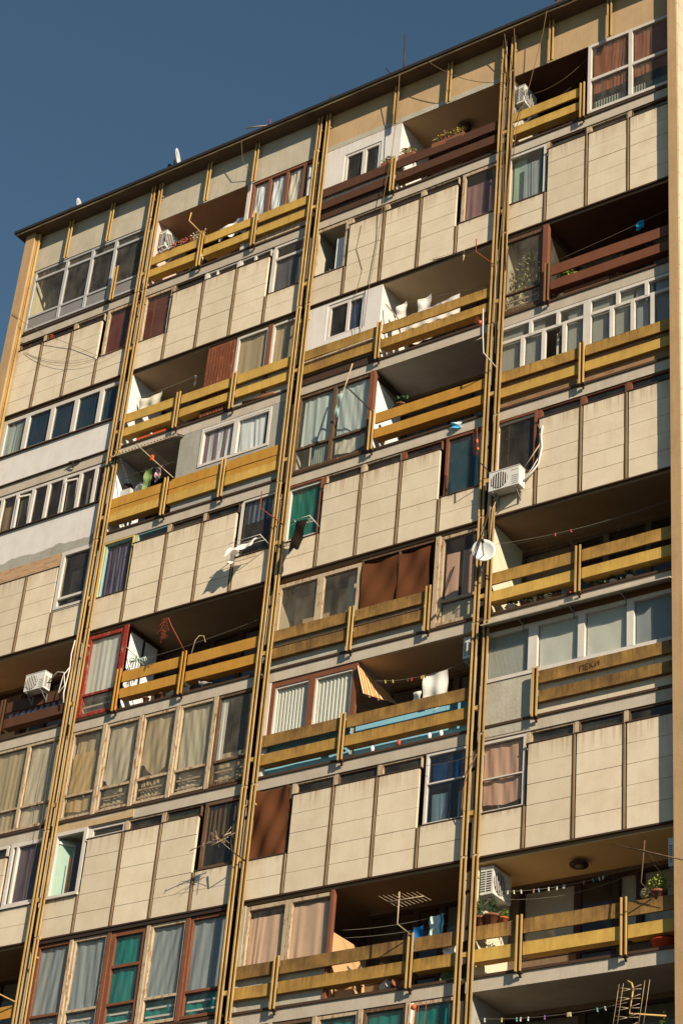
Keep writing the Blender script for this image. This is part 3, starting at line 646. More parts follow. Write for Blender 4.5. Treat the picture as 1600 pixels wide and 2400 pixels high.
    MB().box(6.18,8.64,.23,.30,z+.22,z+1.1).build('parapet_wall', plaster_rough, B)
    recess(2,8.64,11.74,4,secs(8.64,11.74,WDW),None,M('cream_brown_ceiling',P(214,176,130),.85),floor=bounce_floor,dm=wood_brown)
    lb = M('pale_blue_panel', P(150,205,214), .6, None, .1, .05, .03)
    k = MB()
    for a,c in ((6.10,7.2),(7.21,8.46),(8.6,9.9),(9.91,11.0),(11.01,11.76)): k.box(a,c,.19,.21,z+.24,z+1.22)
    o = railing(2,4,[(6.10,8.42),(8.54,11.78)],[8.48],CAL[2],CAL[1],'stained ochre railing with pale blue sheets behind')
    k.build('infill_board', lb, o)
    # peach curtains
    z = zf(2)
    MB().box(5.94,6.16,.0,.12,z+.22,z+2.69).box(6.16,8.50,.02,.1,z+.22,z+1.1).build('rendered_wall', plaster_rough, B)
    win(6.16,7.32,2,1.1,2.66,wood_pale,fw=.09,gl=glass,cur=[(6.25,7.25,1.15,2.4,c_peach,'fold')]); win(7.34,8.52,2,1.1,2.66,wood_pale,fw=.08,gl=glass,cur=[(7.4,8.44,1.15,2.5,c_peach,'fold')])
    MB().box(8.46,8.54,.10,1.4,z+.22,z+1.75).build('partition', M('peach_partition',P(216,164,108),.8), B)
    MB().box(8.46,8.54,-.01,.10,z+.22,z+2.69).build('window_post', wood_red, B)
    recess(2,8.54,11.74,2,secs(8.54,11.74,WDW),None)
    railing(2,2,[(6.10,7.22),(7.34,10.64),(10.76,11.78)],[7.28,10.70],CAL[2],CAL[1],'weathered ochre railing in front of the peach curtains')
    # lowest storey in view
    for i in range(5):
        e = edges(2); x0 = e[i]+.05; x1 = e[i+1]-.05
        win(x0,x1,1,.29,2.68,wood_brown if i % 2 else wood_pale,hs=((.92,.06),),fw=.07,gl=glass,cur=[(x0+.08,x1-.06,.95,2.58,c_teal if i > 1 else c_gblue,'drape')])
        if i: MB().box(e[i]-.05,e[i]+.05,-.01,.09,zf(1)+.24,zf(1)+2.69).build('window_post', wood_pale, B)
bay2()

# ================= right end bay =================
def bay3():
    z = zf(10)
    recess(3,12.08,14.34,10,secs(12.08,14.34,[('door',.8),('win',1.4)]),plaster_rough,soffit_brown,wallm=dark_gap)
    o = win(14.36,16.74,10,.30,2.69,white_pvc,vs=((15.58,.10),),hs=((1.44,.09),),fw=.09,y=-.02,dep=.09,gl=glass_dirty,cur=[(14.5,15.5,.98,2.6,c_bamboo,'fold'),(15.66,16.65,1.02,2.6,c_bamboo,'fold')])
    k = MB(); k.grid(lambda u,v:(14.46+u*2.2,.16+.02*math.sin(u*2.2/.076*2*math.pi),z+.38+v*.42),240,1); k.build('corrugated_sheet', M('pale_corrugated_sheet',P(124,134,124),.5,None,.1), o)
    MB().box(14.34,14.40,.10,1.4,z+.22,z+2.69).build('partition', dark_gap, B)
    railing(3,10,[(12.16,14.22)],[14.29],CAL[0],CAL[0],'short clean ochre railing under the roof')
    # plant window
    z = zf(8)
    o = win(12.04,13.22,8,.29,2.67,wood_brown,hs=((.90,.05),),fw=.10,gl=glass_dirty)
    bars(o,12.14,13.12,8,(.55,.72,.95),wood_pale)
    MB().box(13.20,13.34,-.03,.10,z+.24,z+2.69).build('window_post', wood_red, B)
    MB().bar((13.28,.1,z+2.62),(13.28,1.35,z+2.62),.10).bar((13.28,1.32,z+.24),(13.28,1.32,z+2.6),.08).build('partition_frame', wood_dark, B)
    g = MB().add([(13.28,.12,z+.24),(13.28,1.3,z+.24),(13.28,1.3,z+2.6),(13.28,.12,z+2.6)],[(0,1,2,3)]); g.build('partition_glass', glass_dirty, B)
    recess(3,13.34,16.74,8,secs(13.34,16.74,WDW),None,soffit_brown)
    railing(3,8,[(13.50,16.74)],[13.42],red_board,red_board,'red brown railing on the balcony full of plants',pm=M('rust_post',P(150,96,54),.7,None,.4,.4))
    # long white window with toplights
    z = zf(7); t = 2.20; s = 1.22
    tl = ((12.93,.09,z*0+t,2.60),(13.68,.09,t,2.60),(15.28,.09,t,2.60),(16.03,.09,t,2.60))
    bt = tuple((x,.10,s+.05,t) for x in (12.72,13.30,13.86,15.12,15.67,16.18))
    o = win(12.03,16.74,7,s,2.67,white_pvc,vs=tl+bt+((14.47,.20,s+.05,2.6),),hs=((t,.08),),fw=.08,y=-.01,dep=.08,gl=False)
    k = MB()
    for a,c,d0,d1 in [(12.1,12.68,s,t),(12.76,13.26,s,t),(13.9,14.38,s,t),(14.56,15.08,s,t),(15.16,15.63,s,t),(15.71,16.14,s,t),(16.22,16.7,s,t)]+[(a,c,t,2.6) for a,c in ((12.1,12.9),(12.97,13.64),(13.72,14.4),(14.55,15.24),(15.32,15.99),(16.07,16.7))]:
        k.add([(a,.03,z+d0),(c,.03,z+d0),(c,.03,z+d1),(a,.03,z+d1)],[(0,1,2,3)])
    k.build('pane', glass, o)
    k = MB()
    for a,c in ((12.1,12.68),(12.76,13.26),(13.9,14.38),(14.56,15.08),(15.16,15.63)): curt(k,a,c,z+s,z+2.6,.11,'slat',R)
    k.build('blind', c_gw, o)
    k = MB(); curt(k,15.71,16.14,z+s,z+2.6,.12,'blind',R); curt(k,16.22,16.7,z+s,z+2.6,.12,'blind',R); k.build('curtain', c_gblue, o)
    k = MB().bar((13.82,.03,z+s+.06),(13.52,.32,z+s+.06),.06).bar((13.82,.03,z+t-.06),(13.52,.32,z+t-.06),.06).bar((13.52,.32,z+s),(13.52,.32,z+t),.06); k.build('window_sash', white_pvc, o)
    MB().box(11.98,16.74,.0,.14,z+.24,z+s-.01).build('parapet_wall', BRICK('parapet_brick',P(176,120,74),P(150,118,80)), B)
    railing(3,7,[(12.16,14.37),(14.49,16.74)],[14.43],CAL[1],CAL[0],'ochre railing with white paint drips below the long white window')
    # open balcony
    z = zf(5)
    recess(3,12.08,16.74,5,secs(12.08,16.74,[('win',1.3),('door',.8),('win',1.0),('win',1.3)]),M('cream_side_wall',P(222,206,166),.8,None,.15),None,dm=wood_brown)
    railing(3,5,[(12.16,14.38),(14.50,16.74)],[14.44],CAL[1],CAL[0],'ochre railing above the long white awning strip')
    # white windows, writing on the board
    z = zf(4)
    MB().box(11.98,13.46,.002,.14,z+.24,z+1.27).build('rendered_wall', plaster_rough, B)
    ragged(11.98,13.3,z-.05,z+.26,-.012,-.001,.02,16).build('render_patch', plaster_rough, B)
    k = MB()
    for i in range(6): k.box(13.46+i*.548+.004,13.46+(i+1)*.548-.004,.01,.14,z+.24,z+1.27)
    k.build('parapet_wall', panelm, B)
    o = win(12.03,16.74,4,1.28,2.52,white_pvc,vs=((13.29,.22),(14.48,.16),(15.65,.16)),fw=.09,y=-.02,dep=.10,gl=glass,cur=[(12.14,13.16,1.36,2.44,c_gw,'slat'),(13.42,14.38,1.3,2.44,c_gw,'blind'),(14.58,15.55,1.3,2.44,c_gw,'blind'),(15.75,16.7,1.3,2.44,c_gblue,'blind')])
    for a,c in ((13.42,14.38),(14.58,15.55),(15.75,16.7)):
        MB().box((a*.5+c*.5)-.006,(a*.5+c*.5)+.006,.09,.095,z+1.3,z+2.44).box(a+.12,a+.13,.09,.095,z+1.3,z+2.44).build('blind_cord', cord_m, o)
    MB().box(11.98,16.74,.0,.14,z+2.52,z+2.69).build('lintel', M('brown_lintel',P(130,96,60),.8), B)
    railing(3,4,[(13.52,16.74)],[13.46],CAL[2],CAL[2],'grimy ochre railing with Cyrillic letters scratched on its top board')
    # lower balconies
    z = zf(2)
    recess(3,12.08,16.74,2,secs(12.08,16.74,[('wall',.25),('win',1.3),('door',.85),('win',.5),('win',1.5)]),M('cream_side_wall',P(222,206,166)),M('honey_ceiling',P(246,196,128,1.25),.85),floor=bounce_floor,gl=glass)
    railing(3,2,[(12.16,13.22),(13.34,15.55),(15.67,16.74)],[13.28,15.61],CAL[2],CAL[0],'weathered ochre railing with three flower pots on it')
    recess(3,12.08,16.74,1,secs(12.08,16.74,[('win',1.4),('door',.85),('win',1.4)]),plaster_grey,None)
    railing(3,1,[(12.16,16.74)],[14.4],CAL[1],CAL[1])
bay3()

# scratched writing: real strokes standing a millimetre proud of the board
L = MB(); z0 = zf(4)+.985; yb = -.1125; sx = 14.52
def stroke(*pts):
    for a, b in zip(pts, pts[1:]): L.bar((sx+a[0],yb,z0+a[1]), (sx+b[0],yb,z0+b[1]), .017, .004, (0,1,0))
stroke((.0,-.01),(.0,.12)); stroke((-.03,.12),(.09,.13)); stroke((.085,.13),(.085,.0))
stroke((.13,.14),(.13,.01),(.20,.02)); stroke((.13,.075),(.19,.08)); stroke((.13,.14),(.20,.15))
stroke((.245,.15),(.245,.02)); stroke((.32,.16),(.25,.085),(.33,.03))
stroke((.37,.16),(.365,.03),(.45,.17),(.455,.04))
L.build('scratched_writing', M('scratched_dark',P(96,60,34),.8,None,.2), B)
# ------------------------------------------------------------------ things on and around the facade
def ac(loc, rot, w, h, d, label, group='air conditioners', logo=False, brackets=True):
    """outdoor unit: back on local y=0, facing -y; loc is the lower back centre"""
    t = thing('air_conditioner', label, 'air conditioner', loc, group); t.rotation_euler = (0,0,rot)
    o0 = Vector(loc)
    def bld(mb, name, mat, par=t):
        mb.v = [(v[0]+o0.x, v[1]+o0.y, v[2]+o0.z) for v in mb.v]; return mb.build(name, mat, par)
    k = MB(); k.box(-w/2,w/2,-d,-.04,.03,h); k.box(-w/2-.01,w/2+.01,-d-.01,-.03,h,h+.015)
    c = bld(k,'casing',ac_white); ORG[c.name] = ORG[t.name]
    fx = -w*.14; fr = h*.40
    k = MB().lathe((fx,-d-.002,h*.52),[(fr,0),(fr,.004),(fr*.2,.006)],24,(0,-1,0)); f = bld(k,'fan_opening',dark_plastic,c); 
    k = MB()
    for i in range(7): k.box(fx-fr+fr*2*(i+.5)/7-.006, fx-fr+fr*2*(i+.5)/7+.006, -d-.022,-d-.010, h*.52-fr*math.sqrt(max(0.05,1-((i+.5)/3.5-1)**2)), h*.52+fr*math.sqrt(max(0.05,1-((i+.5)/3.5-1)**2)))
    bld(k,'fan_grille',ac_white,c)
    k = MB()
    for i in range(5): k.box(w*.26,w*.47,-d-.006,-d-.001,h*.14+i*h*.1,h*.14+i*h*.1+.008)
    bld(k,'louvre',steel,c)
    k = MB()
    for i in range(9):
        for j in range(2): k.box(-w/2-.004,-w/2-.001,-d*.88+j*d*.42,-d*.88+j*d*.42+d*.34,h*.14+i*h*.085,h*.14+i*h*.085+h*.045)
    bld(k,'side_grille',dark_plastic,c)
    k = MB()
    for i in range(9):
        for j in range(2): k.box(w/2+.001,w/2+.004,-d*.88+j*d*.42,-d*.88+j*d*.42+d*.30,h*.18+i*h*.07,h*.18+i*h*.07+h*.03)
    if not logo: bld(k,'side_grille',dark_plastic,c)
    if logo:
        k = MB()
        for a in (90,210,330):
            x = w*.27+.016*math.cos(math.radians(a)); zz = h*.84+.016*math.sin(math.radians(a))
            k.add([(x,-d-.003,zz-.014),(x+.010,-d-.003,zz),(x,-d-.003,zz+.014),(x-.010,-d-.003,zz)],[(0,1,2,3)])
        bld(k,'emblem',M('red_emblem',P(176,40,30),.5),c)
        k = MB()
        for i in range(7): k.box(w*.31+i*.018,w*.31+i*.018+.011,-d-.003,-d-.001,h*.825,h*.855)
        bld(k,'brand_lettering',steel,c)
    if brackets:
        for x in (-w*.36,w*.36):
            k = MB().bar((x,0,-.01),(x,-d,-.01),.03,.03).bar((x,-.01,-.22),(x,-d*.8,-.02),.025,.025).bar((x,-.012,-.24),(x,-.012,.0),.03,.02); bld(k,'bracket',steel)
    return t
ac((12.60,-.09,zf(6)+.42), 0, .80, .54, .30, 'cream air conditioner on brackets under the dark window, beside the vertical rails', logo=True)
ac((-1.22,-.14,zf(5)+1.16), 0, .66, .50, .30, 'cream air conditioner standing on the brown railing at the left edge')
ac((.045,.40,zf(10)+1.72), math.radians(90), .56, .62, .30, 'air conditioner on the pink wall of a balcony with laundry')
ac((12.105,.42,zf(10)+1.76), math.radians(90), .62, .62, .30, 'air conditioner on the balcony wall just below the roof, beside the right pair of rails')
ac((12.105,.50,zf(2)+1.99), math.radians(90), .74, .62, .34, 'air conditioner on the cream wall above the three flower pots')
ac((11.66,.30,zf(4)+2.08), math.radians(-90), .42, .55, .22, 'narrow white air conditioner above the white towels, by the rails')
ac((16.73,.16,zf(2)+1.80), math.radians(-90), .46, .60, .20, 'white air conditioner against the right end wall, above a leafy pot')

def pole_path(name, label, cat, pts, r, mat, group=None):
    t = thing(name, label, cat, pts[-1], group); MB().tube(pts, r, 6).build('pole', mat, t); return t
def elements(t, p, q, n, L, axis, mat, r=.007, taper=.6, name='element'):
    p = Vector(p); q = Vector(q); ax = Vector(axis).normalized(); k = MB(); k.tube([p,q],.011,5)
    for i in range(n):
        c = p+(q-p)*(i/(n-1)); l = L*(1-(1-taper)*i/(n-1))/2
        k.tube([c-ax*l,c+ax*l],r,4)
    return k.build('boom', mat, t)
G = 'television aerials'
z = zf(8)
t = pole_path('aerial','thin aerial on a bent red pole under the cream panels, right of the white laundry','aerial',[(11.62,-.6,z+2.46),(11.62,-.6,z+2.06),(11.94,-.12,z+1.80)],.016,rust,G)
elements(t,(11.6,-.6,z+2.12),(10.36,-.62,z+2.27),12,.5,(.25,1,.45),iron,.005)
z = zf(7)
t = pole_path('aerial','small orange aerial on a white and black bent pole beside the rails','aerial',[(11.90,-.55,z+2.98),(11.92,-.55,z+2.3),(11.97,-.55,z+1.62),(12.13,-.12,z+1.35)],.018,white_pvc,G)
elements(t,(11.92,-.5,z+2.55),(11.70,-.55,z+2.72),7,.42,(.1,.3,1),rust,.006); MB().ball((11.82,-.53,z+2.6),.05,.05,.07).build('junction_box', M('orange_plastic',P(220,100,40),.5), t)
MB().tube([(11.95,-.55,z+2.1),(11.72,-.6,z+2.02)],.014).build('arm', wood_pale, t)
z = zf(6)
t = pole_path('aerial','rusty orange grid aerial in front of the blue slatted blind','aerial',[(12.02,-.55,z+2.1),(12.04,-.55,z+1.22),(12.13,-.12,z+1.08)],.014,iron,G)
k = MB()
for x in (11.80,11.905): k.tube([(x,-.55,z+2.25),(x+.06,-.55,z+1.47)],.009,4)
for i in range(15): k.tube([(11.80+i*.0042,-.56,z+2.22-i*.052),(11.905+i*.0042,-.56,z+2.20-i*.052)],.007,4)
k.build('grid', rust, t); MB().ball((11.93,-.56,z+1.85),.03,.03,.07).ball((11.96,-.56,z+1.62),.035,.03,.05).build('junction_box', MATS['orange_plastic'], t)
z = zf(7)
t = pole_path('aerial','comb aerial on a long slanting pole above the green and pink laundry','aerial',[(1.05,-.5,z+2.50),(1.64,-.42,z+1.88),(2.25,-.14,z+1.24)],.017,wood_pale,G)
elements(t,(1.40,-.45,z+2.10),(2.0,-.3,z+1.50),13,.42,(.75,0,.75),iron,.005,1); MB().box(1.63,1.70,-.47,-.40,z+1.80,z+1.96).build('junction_box', MATS['orange_plastic'], t)
z = zf(6)
pole_path('aerial_pole','bare bent red pole left of the green curtain, no aerial on it','pole',[(5.69,-.6,z+2.30),(5.71,-.6,z+1.80),(6.16,-.12,z+1.43)],.016,rust,'bare poles')
z = zf(10)
pole_path('aerial_pole','bent yellow pipe with a black tip on the top balcony railing, beside the flowers','pole',[(1.70,-.42,z+2.02),(1.66,-.42,z+1.74),(2.0,-.14,z+1.30)],.02,yellow,'bare poles')
z = zf(2)
pole_path('aerial_pole','bent yellow pipe on the rail in the bottom left corner','pole',[(-.56,-.5,z+1.62),(-.58,-.5,z+1.42),(-.22,-.16,z+1.25)],.018,yellow,'bare poles')
z = zf(5)
t = pole_path('broken_aerial','broken dangling aerial with tangled wires above the orange railing','aerial',[(3.10,-.5,z+2.18),(3.20,-.46,z+1.95),(3.49,-.15,z+1.30)],.016,rust,G)
k = MB()
for i in range(34):
    a = Vector((3.10-R.random()*.2,-.5,z+2.22-R.random()*.55)); k.tube([a,a+Vector((R.uniform(-.10,.08),R.uniform(-.06,.06),R.uniform(-.16,.06))),a+Vector((R.uniform(-.16,.08),R.uniform(-.06,.06),R.uniform(-.24,-.02)))],.005,4)
k.build('tangled_wire', rust, t)
pole_path('curved_pipe','thin pale curved pipe sticking up behind the orange railing','pipe',[(3.98,.0,z+1.52),(3.92,-.02,z+1.70),(3.80,-.05,z+1.73),(3.71,-.08,z+1.60),(3.65,-.09,z+1.24)],.012,wood_pale)
z = zf(3)
t = pole_path('aerial','pale comb aerial with bent rods below the yellow striped curtain','aerial',[(5.95,-.55,z+1.30),(6.02,-.55,z+1.0),(6.12,-.12,z+.91)],.016,iron,G)
elements(t,(4.84,-.6,z+1.20),(5.95,-.58,z+1.45),4,.10,(.1,.2,1),wood_pale,.008); k = MB()
for i in range(10):
    a = Vector((5.62+R.random()*.2,-.6,z+1.25+R.random()*.12)); d = Vector((R.uniform(-1,1),R.uniform(-.4,.4),R.uniform(-1,1))).normalized()*R.uniform(.2,.42); k.tube([a-d*.4,a+d],.006,4)
k.build('element', wood_pale, t); MB().box(5.66,5.78,-.63,-.57,z+1.36,z+1.42).build('junction_box', iron, t)
z = zf(2)
t = pole_path('aerial','fishbone aerial on a bent pole left of the white and blue towel','aerial',[(10.64,-.6,z+2.06),(10.64,-.6,z+1.36),(10.70,-.14,z+1.27)],.017,wood_pale,G)
elements(t,(10.42,-.64,z+1.86),(11.18,-.5,z+1.92),9,.50,(.62,.5,-.38),wood_pale,.0055,.7)
t = pole_path('aerial','long rod aerial on a bent pole beside the right end wall','aerial',[(16.29,-.6,z+2.20),(16.21,-.6,z+1.34),(16.25,-.14,z+1.24)],.016,wood_brown,G)
elements(t,(15.98,-.6,z+2.10),(17.12,-.62,z+1.64),5,.9,(.94,0,-.34),wood_brown,.008,.6)
k = MB().tube([(16.27,-.6,z+1.95),(16.55,-.4,z+1.55)],.006,4).tube([(16.3,-.6,z+1.98),(16.5,-.3,z+1.75)],.005,4); k.build('stay', iron, t)
z = zf(1)
t = pole_path('aerial','grid aerial with curled rods on a yellow bent pipe, bottom right','aerial',[(15.88,-.5,z+2.26),(15.97,-.5,z+2.20),(16.0,-.5,z+2.08),(15.92,-.5,z+1.62),(16.5,-.14,z+1.62)],.02,yellow,G)
k = MB()
for x in (15.68,15.77,16.22,16.32): k.tube([(x+.05,-.55,z+2.2),(x-.10,-.55,z+1.25)],.005,4)
for i in range(5):
    for s in (-1,1):
        zz = z+2.08-i*.18; xx = 15.95-i*.02
        for dz in (.05,-.03): k.tube([(xx,-.52,zz),(xx+s*.10,-.53,zz+dz*.5),(xx+s*.24,-.54,zz+dz)],.007,4)
k.build('element', wood_pale, t)
t = thing('aerial','bundle of orange and white aerial rods in front of the teal curtains at the bottom','aerial',(11.05,-.4,zf(1)+.6),G)
k = MB()
for x in (10.92,10.98,11.10,11.16,11.34): k.tube([(x,-.4,zf(1)+2.55-R.random()*.1),(x-.08,-.4,zf(1)+1.2)],.010,5)
k.build('rod', rust, t); MB().tube([(11.02,-.42,zf(1)+2.48),(10.95,-.42,zf(1)+1.2)],.035,6).build('mast', white_pvc, t); MB().ball((11.06,-.43,zf(1)+2.40),.05,.05,.06).ball((11.0,-.45,zf(1)+2.0),.03,.03,.08).build('junction_box', MATS['orange_plastic'], t)

# dishes
def dish(loc, nrm, r, label, pole, cat='satellite dish'):
    t = thing('satellite_dish', label, cat, loc, 'satellite dishes'); n = Vector(nrm).normalized(); c = Vector(loc)
    k = MB().lathe(c,[(.01,-.0),(r*.4,.02),(r*.75,.055),(r,.10),(r,.088),(r*.7,.03),(r*.02,-.02)],28,n); k.build('reflector', M('white_dish_paint',P(224,216,200),.6,None,.15), t)
    if r > .29:
        MB().tube(pole,.02,6).build('mount', iron, t); return t
    k = MB().tube([c-n*.01+Vector((0,0,-r*.3)),c+n*.36+Vector((.0,0,-r*.55)),c+n*.52+Vector((0,0,-.02))],.013,6); k.build('feed_arm', iron, t)
    MB().lathe(c+n*.50,[(.03,0),(.04,.03),(.03,.12)],10,n).build('receiver', iron, t)
    if pole: MB().tube(pole,.02,6).build('mount', iron, t); MB().tube([(12.34,-.56,c.z+.95),(12.26,-.62,c.z+.45),(12.06,-.66,c.z-.40)],.016,6).tube([(12.30,-.58,c.z+.9),(12.10,-.66,c.z-.05)],.010,5).build('mast', iron, t)
    return t
z = zf(5)
dish((12.20,-.45,z+1.60),(.45,-.86,-.10),.27,'white satellite dish on the right pair of vertical rails, below the air conditioner',[(12.20,-.40,z+1.58),(12.10,-.40,z+1.15),(12.22,-.12,z+1.08)])
dish((.52,-.2,24.36),(.9,.40,.12),.33,'larger white satellite dish standing up from the roof edge',[(.50,-.2,24.36),(.46,-.2,23.82)])
dish((-3.28,-.2,24.06),(.9,.36,.12),.301,'small white satellite dish nearest the left corner of the roof',[(-3.30,-.2,24.06),(-3.33,-.2,23.82)])
tag(MB().box(.28,.36,-.24,-.16,23.82,24.25).build('roof_vent', iron), 'small dark vent post beside the larger roof dish', 'vent')
t = thing('roof_mast','tall dark aerial mast on the roof','mast',(8.66,-.2,23.82)); MB().tube([(8.66,-.2,23.82),(8.58,-.2,25.51)],.028,7,.022).build('mast', iron, t); MB().tube([(8.65,-.2,24.25),(8.48,-.2,23.82)],.013).tube([(8.65,-.2,24.2),(8.9,-.1,23.82)],.013).build('stay', iron, t)
t = thing('aerial','fallen comb aerial beside the tall roof mast','aerial',(8.25,-.2,23.82),G); elements(t,(8.62,-.2,24.18),(7.98,-.25,24.06),6,.42,(.35,.4,.5),iron,.008); MB().tube([(8.24,-.2,23.82),(8.22,-.2,24.15),(8.02,-.2,24.44)],.016).build('mast', iron, t)
t = thing('aerial','low comb aerial with a pale boom on the roof, left of the middle rails','aerial',(3.97,-.2,23.82),G); MB().tube([(4.03,-.2,23.82),(4.03,-.2,24.34)],.02).build('mast', rust, t); elements(t,(4.0,-.2,24.13),(3.16,-.2,24.42),6,.5,(-.12,.1,1),iron,.005,.7); MB().tube([(4.0,-.2,24.14),(3.14,-.2,24.43)],.022).build('boom', wood_pale, t)
tag(MB().tube([(6.11,-.2,23.82),(6.11,-.2,24.12),(6.16,-.2,24.24),(6.25,-.2,24.32)],.02).build('roof_hook', iron), 'small bent hook on the roof edge above the middle rails', 'hook')
t = thing('roof_chimney','small red and grey box on the roof at the top edge','chimney',(13.75,.1,23.82)); MB().box(13.48,14.2,-.25,.5,23.82,24.25).build('housing', M('roof_box',P(120,84,74),.8), t); MB().box(13.44,14.25,-.29,.55,24.25,24.31).build('cover', iron, t)

# ---- laundry
def cloth(name, label, cat, x0, x1, ztop, h, y, mat, group='laundry', sag=.05, slope=0, peak=.0, parent=None, skew=0, calm=1):
    W = x1-x0; ph = R.uniform(0,6)
    k = MB().grid(lambda u,v:(x0+u*W+.012*calm*math.sin(v*7+ph)+skew*(1-v), y+.03*calm*math.sin(u*W*16+ph)*(1-v*.6)+.02*math.sin(v*9+ph+u*3), ztop+slope*u*W-sag*math.sin(math.pi*u)*(1-.3*(1-v))-(1-v)*h*(1+.06*math.sin(u*7+ph))), 22, 12)
    o = k.build(name, mat, parent)
    if parent is None: tag(o, label, cat, group)
    return o
w_cloth = CLOTH('white_laundry', P(242,238,230), .25); tq = CLOTH('turquoise_cloth', P(20,160,180), .3)
z = zf(8)
cloth('towel','white crumpled cloth hung leftmost behind the stained ochre railing','towel',8.74,9.04,z+2.0,.55,.25,w_cloth,slope=.3,sag=.02)
cloth('towel','white towel with two corners pegged high, middle of the white laundry','towel',9.42,9.82,z+1.95,.75,.22,w_cloth,sag=.035,slope=.14)
cloth('bed_sheet','long white sheet hung low along the stained ochre railing','sheet',8.98,10.72,z+1.52,.98,.18,w_cloth,slope=.06,sag=.06)
tag(MB().bar((8.56,.02,z+1.98),(8.98,.02,z+1.36),.035).build('wooden_stick', wood_pale), 'pale wooden stick leaning on the white balcony wall beside the laundry', 'stick')
cloth('towel','small turquoise towel hanging under the dark brown ceiling, upper right','towel',15.60,15.80,z+2.02,.22,.30,tq,sag=.0,slope=.06,calm=.12)
cloth('towel','beige cloth hung at the left end of the balcony with the slatted screen','towel',.16,.95,z+1.97,.62,.30,CLOTH('beige_laundry',P(220,204,170),.25),sag=.05,slope=.06)
cloth('sock','single white sock on the line left of the slatted screen','sock',2.00,2.08,z+2.22,.36,.40,w_cloth,sag=0)
z = zf(7)
cloth('shirt','light green shirt hanging in the dark stucco balcony','shirt',.98,1.26,z+2.02,.62,.10,CLOTH('light_green_cloth',P(140,156,90),.3),sag=.02)
cloth('shirt','pink patterned garment hanging beside the light green shirt','shirt',1.36,1.60,z+1.98,.42,.08,CLOTH('pink_pattern_cloth',P(196,120,116),.3,0,P(220,200,190),(60,0,50)),sag=.05)
cloth('rag','white and blue rag lying over the slab edge right of the orange ochre railing','cloth',10.86,11.14,z+.24,.20,-.06,CLOTH('blue_white_cloth',P(222,222,214),.2,0,P(80,160,190),(14,0,20)),sag=.02)
z = zf(10)
for i,(a,c,h,l) in enumerate(((2.30,2.62,.42,'white shirt hanging leftmost behind the top ochre railing, next to the flowers'),(2.62,2.98,.5,'white shirt in the middle of the row behind the top ochre railing'),(2.98,3.34,.62,'pale lilac shirt beside the red framed window'))):
    cloth('shirt',l,'shirt',a,c,z+1.62+.06*i,h,.20,w_cloth if i < 2 else CLOTH('lilac_cloth',P(206,200,214),.25),sag=.03,slope=.12)
z = zf(4)
cloth('towel','large white towel hanging behind the railing with pale blue sheets','towel',10.36,11.0,z+1.98,.92,.20,w_cloth,sag=.02,slope=.06)
cloth('towel','small white towel just left of the large white towel','towel',10.10,10.32,z+1.62,.42,.20,w_cloth,sag=.0,slope=.05)
z = zf(2)
cloth('towel','white and blue towel hanging in the dark balcony beside the fishbone aerial','towel',10.72,11.06,z+1.92,.46,.50,CLOTH('white_blue_towel',P(210,220,226),.25,0,P(60,150,190),(19,0,0),.75),sag=.01,slope=.03)
cloth('towel','blue cloth hanging left of the white and blue towel','towel',10.30,10.58,z+1.74,.5,.5,CLOTH('blue_cloth',P(40,110,160),.25),sag=.02)
cloth('bag','white plastic bag behind the weathered ochre railing near the rails','bag',11.40,11.74,z+1.08,.30,-.0,w_cloth,sag=.1)
cloth('bag','crumpled white plastic bag behind the railing, below the fishbone aerial','bag',9.02,9.36,z+.92,.20,.05,w_cloth,sag=.12)
z = zf(5)
cloth('towel','striped lilac towel draped in the gap of the brown left railing','towel',-2.40,-.5,z+.98,.24,.05,CLOTH('lilac_striped_cloth',P(214,206,214),.25,0,P(120,120,150),(30,0,0)),sag=.0)

# drying racks
def rack(x0, x1, z, y1, mat, label):
    t = thing('drying_rack', label, 'drying rack', ((x0+x1)/2,0,z-.1), 'drying racks'); k = MB()
    for x in (x0,x1): k.tube([(x,-.06,z-.02),(x,y1,z+.06)],.012,5)
    for y in (y1,y1*.75,y1*.5): k.tube([(x0,y,z+.05),(x1,y,z+.05)],.008,4)
    k.build('rack_frame', mat, t); return t
rack(4.78,5.72,zf(6)+1.02,-.52,white_pvc,'drying rack with a crumpled white towel under the blue striped curtain')
rack(6.72,7.18,zf(6)+1.16,-.50,white_pvc,'drying rack with black trousers under the green curtain')
z = zf(6)
k = MB().grid(lambda u,v:(4.70+u*.84+.02*math.sin(v*9), -.58+.20*v+.03*math.sin(u*12), z+.80+.26*v+.04*math.sin(u*5+v*3)-.12*(1-u)*(1-v)), 20, 10); tag(k.build('towel', w_cloth), 'crumpled white towel folded over a rack under the blue striped curtain', 'towel', 'laundry')
cloth('shirt','small white garment dangling at the left end of the rack with the white towel','shirt',4.78,4.92,z+.98,.44,-.42,w_cloth,sag=0)
cloth('trousers','black trousers hanging from the rack below the green curtain','trousers',6.80,7.14,z+1.14,.80,-.50,CLOTH('black_cloth',(.016,.012,.010),.05),sag=.01,skew=-.16,calm=.25)
k = MB().grid(lambda u,v:(6.62+u*.56, -.50+.1*v+.02*math.sin(u*9), z+1.08+.10*v+.04*math.sin(u*6)), 14, 6); tag(k.build('plastic_bag', CLOTH('clear_plastic',P(220,214,200),.6)), 'crumpled clear plastic sheet on the rack above the black trousers', 'bag')
z = zf(5)
t = thing('peg_hanger','pale green peg hanger like an octopus on a stick beside the scarlet window','peg hanger',(1.70,.15,z+1.55)); MB().tube([(1.38,.0,z+2.02),(1.66,.15,z+1.72)],.012).build('stick', wood_pale, t)
k = MB()
